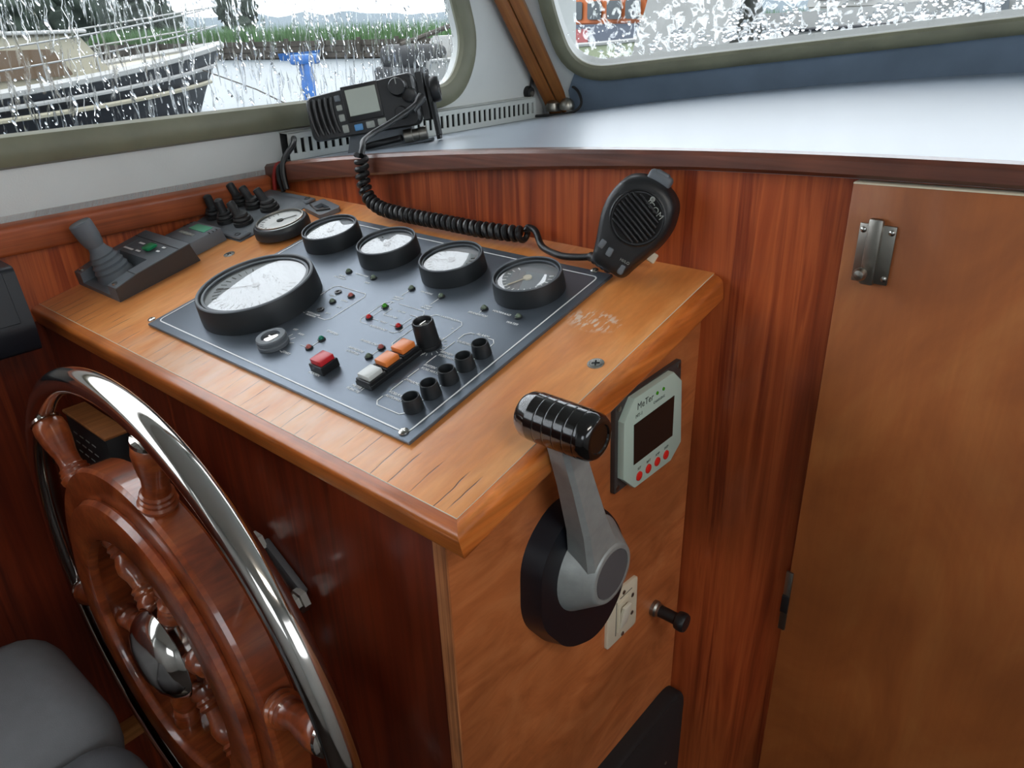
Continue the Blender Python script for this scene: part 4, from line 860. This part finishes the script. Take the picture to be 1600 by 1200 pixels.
for k in range(6):
    a = radians(15 + 60 * k)
    if k == 0:
        bmesh.ops.transform(g.b, matrix=MXr, verts=g.b.verts[:]); hm = part('handle', g, M_WHEEL, wh)
        g = G(); g.lathe(ip, 18, MXr); im = part('spoke', g, M_WHEEL, wh)
        g = G(); g.lathe([(.0145, 0), (.0140, .003), (.009, .0045), (.0075, .009)], 18, MXr @ T_((0, 0, .2485))); cm = part('handle_ferrule', g, M_CHROME, hm)
        hm.matrix_local = RZ(a); im.matrix_local = RZ(a)
    else:
        o = copypart(hm, wh, matrix=RZ(a)); copypart(cm, o); copypart(im, wh, matrix=RZ(a))
g = G(); g.lathe([(.046, -.022), (.052, -.018), (.0525, -.004), (.050, .0), (.0003, .0)], 48); part('hub', g, M_WHEEL, wh)
g = G(); g.lathe([(.0460, -.002), (.0470, .001), (.0462, .0125), (.0452, .0130), (.0440, .016), (.0390, .0235), (.0300, .0295), (.0170, .0335), (.0004, .0345)], 56); part('hub_cap', g, M_CHROME, wh, 'domed polished steel hub cap')
g = G(); g.lathe([(.016, -.075), (.016, -.02)], 24); part('shaft', g, M_STEEL, wh)

sb = thing('steering_bracket', 'dull metal bracket with two bolts on the console front behind the wheel', 'bracket', frame((-.137, -.0345, -.157), (1, 0, 0), (0, 0, 1), (0, -1, 0)))
g = G(); g.box((0, 0, .004), (.060, .014, .007), .002, 2, M=RZ(radians(-31))); part('bracket_bar', g, M_CASTD, sb)
g = G(); g.lathe([(.0110, .006), (.0110, .012), (.0078, .0125), (.0078, .022), (.0003, .022)], 6); bb = part('bolt', g, M_STEEL, sb, loc=(-.0275, .0165, 0)); copypart(bb, sb, (.0275, -.0165, 0))

vb = thing('vent_box', 'small black box with a light top and white marks under the desk', 'box', T_((-.470, -.0475, -.152)))
g = G(); g.box((0, 0, 0), (.105, .024, .066), .003, 2); part('box_body', g, M_BLKM, vb)
g = G(); g.box((.002, -.001, .035), (.108, .026, .004), .001, 1); part('box_top', g, M_BATTEN, vb, 'light wooden top strip')
g = G()
for i in range(4):
    for j in range(3): g.box((-.035 + i * .016, -.0122, .012 - j * .012), (.009, .0004, .0015))
part('box_marks', g, M_PALEB, vb)

# black instrument on the left wall
pl = thing('chart_plotter', 'black box shaped display housing on the left wall beside the desk', 'display', T_((-.545, -.137, .011)))
g = G(); g.prism(roundpoly([(-.040, -.046), (.043, -.046), (.044, -.020), (.030, .042), (-.040, .044)], .006, 4), -.071, .071, frame((0, 0, 0), (1, 0, 0), (0, 0, 1), (0, -1, 0)), bev=.004, seg=3); part('housing', g, M_NAVY, pl)
g = G(); g.box((0, -.0, 0), (.118, .052, .0012), .0005, 1, M=frame((.0377, 0, .0125), (0, 1, 0), (-.22, 0, .97), (.97, 0, .22))); part('screen', g, M_NAVY, pl)

# helm seat
se = thing('helm_chair', 'grey vinyl helm seat with a bolster toned darker for shade, close behind the wheel', 'seat', T_((-.30, -.335, -.292)))
def cush(c, d, b):
    g = G(); g.box(c, d, b, 5); return g
part('seat_cushion', cush((-.048, .002, -.055), (.200, .345, .11), .045), M_SEAT, se)
part('seat_bolster', cush((.098, .000, -.068), (.115, .335, .11), .040), M_SEATD, se, 'side bolster with shade put into its grey')  # grey darkened to paint in the shade on this side of the seat
g = G(); g.box((.03, 0, -.135), (.28, .30, .03), .012, 3); part('seat_base', g, M_BLKM, se)
g = G(); g.lathe([(.14, -.65), (.14, -.635), (.045, -.62), (.035, -.60), (.035, -.15)], 24, T_((.03, -.02, 0))); part('pedestal', g, M_STEEL, se)

# ------------------------------------------------------------------ outside: harbour
ZW = -1.6
M_WATER, _nt, _b = newmat('grey_harbour_water'); setp(_b, Base_Color=L_((98, 106, 110)), Roughness=.35); _b.inputs['Specular IOR Level'].default_value = .12
_n = _nt.nodes.new('ShaderNodeTexNoise'); _n.inputs['Scale'].default_value = 1.5; _n.inputs['Detail'].default_value = 5; _t = _nt.nodes.new('ShaderNodeTexCoord'); _nt.links.new(_t.outputs['Object'], _n.inputs['Vector'])
_bp = _nt.nodes.new('ShaderNodeBump'); _bp.inputs['Strength'].default_value = .15; _bp.inputs['Distance'].default_value = .05; _nt.links.new(_n.outputs[0], _bp.inputs['Height']); _nt.links.new(_bp.outputs[0], _b.inputs['Normal'])
g = G(); g.box((-60, 120, ZW - .1), (500, 420, .2)); struct('harbour_water', g, M_WATER, 'grey rain pocked harbour water', 'water')
M_GEL = plain('darkened_white_gelcoat', (150, 151, 149), .35); M_GELC = plain('cream_deck_paint', (144, 140, 122), .5)  # gelcoat white greyed in its colour to offset overexposure under the bright sky
M_HULLD = plain('dark_hull_paint', (30, 33, 38), .3); M_TINT = plain('brown_curtained_glass', (84, 66, 46), .25); M_GWIN = plain('grey_boat_glass', (70, 76, 80), .2)
M_RAILM = plain('rail_steel', (150, 152, 152), .3, .6); M_ORGC = plain('orange_cabin_paint', (172, 92, 46), .5); M_BLUEG = plain('blue_grey_paint', (84, 91, 104), .5)
M_LIME = plain('pale_green_hull_paint', (152, 160, 132), .5); M_TARP = plain('grey_white_tarpaulin', (112, 114, 112), .6, var=.1, vscale=2); M_TARPD = plain('grey_tarp_opening', (84, 84, 84), .7)
M_DKCOV = plain('black_boat_cover', (34, 36, 38), .7); M_POSTB = plain('blue_mooring_paint', (30, 86, 150), .5, var=.2, vscale=9)
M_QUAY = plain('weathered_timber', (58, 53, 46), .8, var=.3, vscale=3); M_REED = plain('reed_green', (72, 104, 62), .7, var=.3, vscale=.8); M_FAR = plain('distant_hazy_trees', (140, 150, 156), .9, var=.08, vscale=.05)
M_LEAF = plain('dark_tree_leaves', (40, 52, 42), .8, var=.35, vscale=1.2); M_SHED = plain('dark_shed_boards', (48, 48, 48), .8, var=.2, vscale=2); M_PINKF = plain('faded_red_panel', (150, 84, 84), .6)

def boat(name, label, M, L, B, s0, s1, hull, deck, wl=ZW, rake=.12, stripe=None, group=None):
    # bow along local +x; s0, s1 = sheer height above the water at stern and bow
    t = thing(name, label, 'boat', M, group)
    N = 16; V = []; g = G()
    def hb(u): return B / 2 * (1 - max(0, (u - .35) / .65) ** 2.6)
    def shr(u): return s0 + (s1 - s0) * u ** 1.6
    for i in range(N + 1):
        u = i / N; row = []
        for k, (bw, zf) in enumerate(((.0, -.25), (.72, -.1), (.84, .35), (.95, .7), (1.0, 1.0))):
            zz = shr(u) * zf if zf > 0 else zf
            x = u * L - (1 - max(0, zf)) * rake * L * (u ** 3)
            row.append((x, hb(u) * bw, zz))
        V.append([g.b.verts.new((x, -y, z)) for x, y, z in row[::-1]] + [g.b.verts.new(p) for p in row])
    for a, b_ in zip(V, V[1:]):
        for k in range(len(a) - 1): g.b.faces.new((a[k], b_[k], b_[k + 1], a[k + 1]))
    g.b.faces.new(V[0]); part('hull', g, hull, t, sharp=50)
    g = G(); rows = []
    for i in range(N + 1):
        u = i / N; rows.append([(u * L, hb(u) * k, shr(u) - .02) for k in (-1, -.5, 0, .5, 1)])
    g.grid(rows); part('deck', g, deck, t)
    for zo, w, mt, nm in (stripe or []):
        for sgn_ in (-1, 1):
            g = G(); g.tube([((i / N) * L - (1 - zo) * rake * L * ((i / N) ** 3) * .9, sgn_ * (hb(i / N) * (.95 + .05 * zo) + .01), shr(i / N) * zo) for i in range(N + 1)], w, 6); part(nm, g, mt, t)
    return t, hb, shr
def cabin(t, x0, x1, w0, w1, z0, z1, mat, front=.5, back=.1, name='cabin', roof=None):
    g = G(); a = [g.b.verts.new(p) for p in ((x0, -w0, z0), (x1, -w0 * .8, z0), (x1, w0 * .8, z0), (x0, w0, z0))]; b_ = [g.b.verts.new(p) for p in ((x0 + back, -w1, z1), (x1 - front, -w1 * .85, z1), (x1 - front, w1 * .85, z1), (x0 + back, w1, z1))]
    g.b.faces.new(a[::-1]); g.b.faces.new(b_)
    for i in range(4): g.b.faces.new((a[i], a[(i + 1) % 4], b_[(i + 1) % 4], b_[i]))
    bmesh.ops.bevel(g.b, geom=g.b.edges[:], offset=.05, segments=2, affect='EDGES'); c = part(name, g, mat, t)
    if roof: gg = G(); gg.box(((x0 + back + x1 - front) / 2, 0, z1 + .03), (x1 - front - x0 - back + .25, w1 * 2.05, .07), .03, 2); part('cabin_roof', gg, roof, t)
    return c
def pane(parent, poly, y, mat, nm='window', sgn_=-1, th=.03):
    g = G(); g.prism(poly, 0, th, frame((0, y, 0), (1, 0, 0), (0, 0, 1), (0, -1, 0))); return part(nm, g, mat, parent)

MB = frame((-17.75, 1.45, ZW), (0, 1, 0), (-1, 0, 0), (0, 0, 1))      # bow to +y, local -y faces us
bt, hb, shr = boat('motor_cruiser', 'white cabin cruiser with dark hull and steel rails moored beside the side window', MB, 8.75, 2.8, .66, 1.44, M_HULLD, M_GELC, rake=.10, stripe=[(1.0, .09, M_GEL, 'toe_rail'), (.70, .045, M_GEL, 'rubbing_strake'), (.46, .05, M_GELC, 'rubbing_strake')])
g = G(); g.prism([(-.0, .0), (8.6, .0)] [:0] + [(0, 1.02), (4, 1.08), (6.2, 1.20), (8.2, 1.42), (8.2, 1.26), (6.2, .99), (4, .86), (0, .80)], 0, .02, frame((0, -1.405, 0), (1, 0, 0), (0, 0, 1), (0, -1, 0))); g.b.free()
cb = cabin(bt, .6, 6.0, 1.12, .95, .68, 1.80, M_GELC, .75, .1, roof=M_GEL)
pane(cb, roundpoly([(3.0, 1.02), (4.9, 1.06), (4.6, 1.54), (3.0, 1.56)], .08, 3), -1.035, M_TINT); pane(cb, roundpoly([(1.2, 1.0), (2.8, 1.02), (2.8, 1.56), (1.2, 1.58)], .08, 3), -1.05, M_TINT)
for hgt, nm in ((.70, 'upper_rail'), (.36, 'lower_rail')):
    for sg in (-1, 1):
        g = G(); g.tube([(u * 8.75, sg * hb(u) * .96, shr(u) + hgt * (1 + .15 * u)) for u in [i / 18 for i in range(3, 19)]], .018, 6); part(nm, g, M_RAILM, bt)
g = G(); g.tube([(0, 0, 0), (0, 0, .76)], .016, 6); st0 = part('stanchion', g, M_RAILM, bt); first = True
for sg in (-1, 1):
    for u in (.25, .37, .49, .61, .73, .84, .93):
        if first: st0.location = (u * 8.75, sg * hb(u) * .96, shr(u)); first = False
        else: copypart(st0, bt, (u * 8.75, sg * hb(u) * .96, shr(u)))
g = G(); g.lathe([(.02, -.3), (.10, -.22), (.10, .22), (.02, .3)], 14, T_((1.9, -1.5, .55))); part('fender', g, M_POSTB, bt, 'pale blue fender')
rp = thing('mooring_rope', 'taut mooring rope from the cruiser bow down across the water', 'rope')
g = G(); g.tube([(-16.6, 9.0, -.62), (-14.6, 9.0, -.95), (-12.4, 8.5, -1.22), (-10.1, 7.2, -1.45)], .014, 6); part('rope_run', g, M_QUAY, rp)
bp_ = thing('mooring_post', 'bright blue mooring post with a wide head standing in the water', 'post', T_((-10, 7.03, ZW)))
g = G(); g.box((0, 0, .62), (.16, .16, 1.6), .03, 2); part('post_shaft', g, M_POSTB, bp_)
g = G(); g.box((0, 0, 1.37), (.2, .44, .14), .04, 2); part('post_head', g, M_POSTB, bp_)
MB2 = frame((-14.6, 19.0, ZW), (.55, -.83, 0), (.83, .55, 0), (0, 0, 1))
b2, _, _ = boat('sloop', 'pale sailing boat with a black stern cover beyond the right end of the side window', frame((-15.0, 13.5, ZW), (.12, .99, 0), (-.99, .12, 0), (0, 0, 1)), 5.6, 2.0, .95, 1.25, M_GEL, M_GELC, rake=.1, stripe=[(1.0, .04, M_GEL, 'toe_rail')])
cabin(b2, 1.2, 4.2, .8, .65, .9, 1.45, M_GEL, .6, .1)
g = G(); g.box((.25, 0, 1.0), (1.0, 1.7, .6), .2, 3); part('stern_cover', g, M_DKCOV, b2)
g = G(); g.box((-.15, 0, .35), (.4, 1.9, .9), .1, 2); part('transom_cover', g, M_DKCOV, b2)
g = G(); g.tube([(2.4, 0, .9), (2.4, 0, 7.5)], .05, 8); part('mast', g, M_QUAY, b2)
g = G(); g.tube([(-.1, 0, 1.3), (2.4, 0, 1.9)], .06, 8); part('boom', g, M_QUAY, b2)
# far bank
bA, bB = Vector((-75, 14, 0)), Vector((10, 45, 0)); bd_ = (bB - bA).normalized(); bn = Vector((-bd_.y, bd_.x, 0)); Lb = (bB - bA).length
MBk = frame(bA, bd_, bn, (0, 0, 1))
bank = sempty('quay_wall', 'low timber faced bank across the harbour', 'bank', MBk)
g = G(); g.box((Lb / 2, 12, ZW + .42), (Lb, 24, .95)); part('bank_earth', g, M_QUAY, bank)
for k in range(3):
    g = G(); g.box((Lb / 2, -.06 - .02 * (k % 2), ZW + .2 + k * .3), (Lb, .1, .27)); part('plank', g, M_QUAY, bank)
g = G(); g.box((0, -.2, ZW + .42), (.18, .18, 1.3)); p0_ = part('bank_post', g, M_QUAY, bank); p0_.location = (24, 0, 0)
for i in range(1, 22): copypart(p0_, bank, (24 + i * 2.3, 0, 0))
g = G()
for i in range(9000):
    x = rng.uniform(15, 75); y = rng.uniform(.3, 3.6); h = rng.uniform(.6, 1.1); a = rng.uniform(0, pi); w = .035
    b0_ = Vector((x, y, ZW + .85)); l_ = Vector((rng.uniform(-.12, .12), rng.uniform(-.08, .08), h))
    d_ = Vector((cos(a), sin(a), 0)) * w
    g.b.faces.new([g.b.verts.new(MBk @ p) for p in (b0_ - d_, b0_ + d_, b0_ + l_)])
o = part('reed_bed', g, M_REED); tag(o, 'green reed bed along the far bank', 'reeds', kind='stuff')
for i, (x, y, w_, lab) in enumerate(((38, -.9, 1.2, 'small blue dinghy under the far bank, left of the blue post'), (46, -.9, 1.0, 'small blue dinghy under the far bank, right of the blue post'))):
    o, _, _ = boat('dinghy', lab, MBk @ T_((x, y, ZW)), 2.4, 1.0, .35, .5, M_POSTB, M_QUAY)
def tree(loc, h, w, mat, label, nbl=13, name='tree', grp=None):
    t = thing(name, label, 'tree', T_(loc), grp)
    g = G(); g.tube([(0, 0, 0), (.1, 0, h * .35), (0, .1, h * .7)], [h * .03, h * .022, h * .01], 8); part('trunk', g, M_QUAY, t)
    g = G()
    for i in range(nbl):
        a = rng.uniform(0, 2 * pi); rr = rng.uniform(0, w * .35); zc = rng.uniform(.12, .8) * h; s = rng.uniform(.22, .36) * w
        r_ = bmesh.ops.create_icosphere(g.b, subdivisions=4, radius=s)
        for v in r_['verts']:
            v.co *= 1 + .35 * noise.noise(v.co * (2.2 / s) + Vector((i * 7, 0, 0))) + .38 * noise.noise(v.co * (7 / s)); v.co += Vector((rr * cos(a), rr * sin(a), zc))
    part('crown', g, mat, t, sharp=180)
for loc, h, w, lab in (((-47, 9.0, -.7), 7.5, 7.0, 'tall dark tree behind the cruiser cabin'), ((-45, 16.5, -.7), 6.0, 5.6, 'dark tree behind the cruiser foredeck'), ((-58, 27, -.7), 5.2, 5.0, 'grey green bush above the cruiser bow'), ((-62, 38, -.7), 3.2, 3.2, 'small dark tree standing above the reeds')):
    tree(loc, h, w, M_LEAF, lab)
shd = thing('boat_shed', 'dark boarded boat shed behind the cruiser', 'shed', frame((-31, 1.0, ZW), (0, 1, 0), (-1, 0, 0), (0, 0, 1)))
g = G(); g.box((1, 3, 1.5), (11, 6, 3)); part('shed_wall', g, M_SHED, shd)
g = G(); g.prism([(-3.4, 3), (0, 4.6), (3.4, 3), (3.2, 2.9), (0, 4.4), (-3.2, 2.9)], -4.7, 6.7, frame((0, 3, 0), (0, 1, 0), (0, 0, 1), (1, 0, 0))); part('shed_roof', g, M_SHED, shd)
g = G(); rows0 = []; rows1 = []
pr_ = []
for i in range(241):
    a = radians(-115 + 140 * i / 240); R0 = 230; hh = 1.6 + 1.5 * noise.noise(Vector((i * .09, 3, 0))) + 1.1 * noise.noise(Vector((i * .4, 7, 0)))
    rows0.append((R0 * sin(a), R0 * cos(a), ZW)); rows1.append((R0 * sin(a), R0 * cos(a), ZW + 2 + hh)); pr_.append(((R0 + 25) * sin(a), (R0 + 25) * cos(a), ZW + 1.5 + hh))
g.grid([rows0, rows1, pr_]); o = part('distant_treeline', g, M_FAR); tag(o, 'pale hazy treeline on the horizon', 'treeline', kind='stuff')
# boats ahead, seen through the windscreen
MF = lambda x, y: frame((x, y, ZW), (-1, -.12, 0), (.12, -1, 0), (0, 0, 1))
def MFr(x, y, a=0): return T_((x, y, ZW)) @ RZ(a)
b3, _, _ = boat('workboat', 'pale green boat with blue grey sides and an orange cabin ahead of the windscreen', MFr(-12.5, 17.4, 0), 3.6, 2.2, 1.15, 1.4, M_LIME, M_GELC, rake=.06, stripe=[(1.0, .05, M_GEL, 'rubbing_strake')])
cabin(b3, .05, 2.9, .95, .92, 1.15, 1.62, M_BLUEG, .1, .1, 'coaming')
c3 = cabin(b3, .15, 2.5, .90, .86, 1.6, 2.25, M_ORGC, .15, .1, roof=M_GEL)
for x in (.28, .84, 1.40, 1.92): pane(c3, roundpoly([(x, 1.72), (x + .40, 1.72), (x + .40, 2.12), (x, 2.12)], .06, 3), -.885, M_GWIN)
pane(b3, [(.5, 1.22), (.9, 1.22), (.9, 1.52), (.5, 1.52)], -.95, M_PINKF, 'faded_panel')
b4, _, _ = boat('covered_boat', 'boat under a draped grey white tarpaulin ahead of the windscreen', MFr(-9.0, 15.3, 0), 2.5, 2.0, .75, .95, M_GEL, M_GELC, rake=.08)
g = G(); rows = []
for i in range(15):
    x = .0 + 2.1 * i / 14; pk_ = 2.25 + .15 * cos(i * 1.7)
    rows.append([(x + .05 * sin(k * 3 + i), -1.08 + 2.16 * k / 12, .75 + (pk_ - .75) * (1 - abs(k / 6 - 1) ** 1.6) + .07 * noise.noise(Vector((x * 2.5, k * .9, 1)))) for k in range(13)])
g.grid(rows); part('tarpaulin', g, M_TARP, b4, sharp=80)
g = G(); g.prism([(.6, .95), (1.5, .9), (1.35, 1.5), (.7, 1.55)], 0, .06, frame((0, -.93, 0), (1, 0, 0), (0, .35, .94), (0, -.94, .35))); part('tarp_opening', g, M_TARPD, b4)
b5, _, _ = boat('day_cruiser', 'small white day cruiser with grey windows ahead of the windscreen', MFr(-7.6, 18.2, 0), 4.4, 1.9, 1.75, 2.0, M_GEL, M_GELC, rake=.12, stripe=[(.8, .04, M_HULLD, 'hull_stripe')])
c5 = cabin(b5, .9, 3.2, .75, .68, 1.8, 2.5, M_GEL, .6, .1)
for x in (1.1, 1.75): pane(c5, roundpoly([(x, 1.98), (x + .5, 1.98), (x + .45, 2.34), (x, 2.34)], .05, 3), -.745, M_GWIN)
b6, _, _ = boat('launch', 'long pale grey launch at the right of the windscreen view', MFr(-3.9, 15.0, .04), 6.0, 2.2, 1.2, 1.6, M_GEL, M_GELC, rake=.1, stripe=[(1.0, .05, M_DKCOV, 'rubbing_strake')])
c6 = cabin(b6, .5, 4.2, .95, .85, 1.3, 2.1, M_TARP, .6, .1)
for x in (.9, 1.9, 2.9): pane(c6, roundpoly([(x, 1.5), (x + .7, 1.5), (x + .65, 1.9), (x, 1.9)], .05, 3), -.93, M_GWIN)

# ------------------------------------------------------------------ rain drops standing on the glass
def drops(win_, M, x0, x1, y0, y1, n, z, sg, r0, r1, stretch, lean, flat=.3, bias=None, prof=((1, 0), (.86, .5), (.5, .87)), pts=None, mt=None):
    g = G()
    for i in range(n):
        x = rng.uniform(x0, x1); y = rng.uniform(y0, y1)
        if pts: x, y = pts[i]
        if bias and rng.random() > bias(x, y): continue
        r = r0 + (r1 - r0) * rng.random() ** 3; st = 1 + rng.random() * stretch; ln = lean + rng.uniform(-.25, .25)
        c = Vector((x, y)); U_ = Vector((cos(ln), sin(ln))) ; V_ = Vector((-U_.y, U_.x)); rings = []
        for k, (a, h) in enumerate(prof):
            rings.append([g.b.verts.new(M @ Vector((*(c + V_ * (a * r * st * cos(q * pi / 4)) + U_ * (a * r * sin(q * pi / 4))), z + sg * h * r * flat))) for q in range(8)])
        for a, b_ in zip(rings, rings[1:]):
            for q in range(8): g.b.faces.new((a[q], a[(q + 1) % 8], b_[(q + 1) % 8], b_[q]))
        g.b.faces.new([*rings[-1]]); g.b.faces.new([*rings[0][::-1]])
    o = part('rain_drops', g, mt or M_DROP, win_, sharp=180); o['kind'] = 'stuff'
drops(win, MW, -.12, .70, .150, .40, 1700, -.0140, -1, .0005, .0019, 2.6, .35, .2)
LENSP = ((1, 0), (.95, .6), (.84, .93), (.6, 1.0))
drops(win2, MS, .03, 1.06, .085, .32, 700, -.0140 * sgn, -sgn, .0010, .0036, 1.2, 0, .22, lambda x, y: 1.0 if y < .15 + .1 * x else .35, LENSP, None, M_DROPW)
cl = []      # clusters of fat drops banked up along the lower seal
for sc_, ht, wd, k_ in ((.145, .020, .012, 10), (.205, .016, .012, 9), (.245, .030, .016, 26), (.285, .022, .018, 18), (.335, .050, .022, 46), (.375, .036, .024, 36), (.42, .055, .022, 44), (.47, .028, .02, 20), (.56, .040, .03, 40), (.63, .055, .04, 70), (.70, .060, .04, 70), (.78, .05, .05, 50), (.9, .05, .05, 40)):
    for q in range(k_):
        h_r = rng.random() ** 1.4; cl.append((sc_ + rng.uniform(-wd, wd) * (1 - .6 * h_r), .0965 + .108 * sc_ + h_r * ht))
drops(win2, MS, 0, 1, 0, 1, len(cl), -.0140 * sgn, -sgn, .0020, .0052, .5, 0, .22, None, LENSP, cl, M_DROPW)

g = G()
for i in range(120):     # thin runs of water down the side window
    y = rng.uniform(-.1, .68); z_ = rng.uniform(.20, .42); n_ = rng.randint(5, 12); P = []
    for k in range(n_): P.append(MW @ Vector((y + .0018 * sin(k * 1.3 + i) + rng.uniform(-.0008, .0008), z_ - k * .006, -.0142)))
    rr_ = rng.uniform(.0004, .0008); g.tube(P, [rr_ * (.6 + .5 * k / n_) for k in range(n_)], 6)
o = part('rain_runs', g, M_DROP, win, sharp=180); o['kind'] = 'stuff'
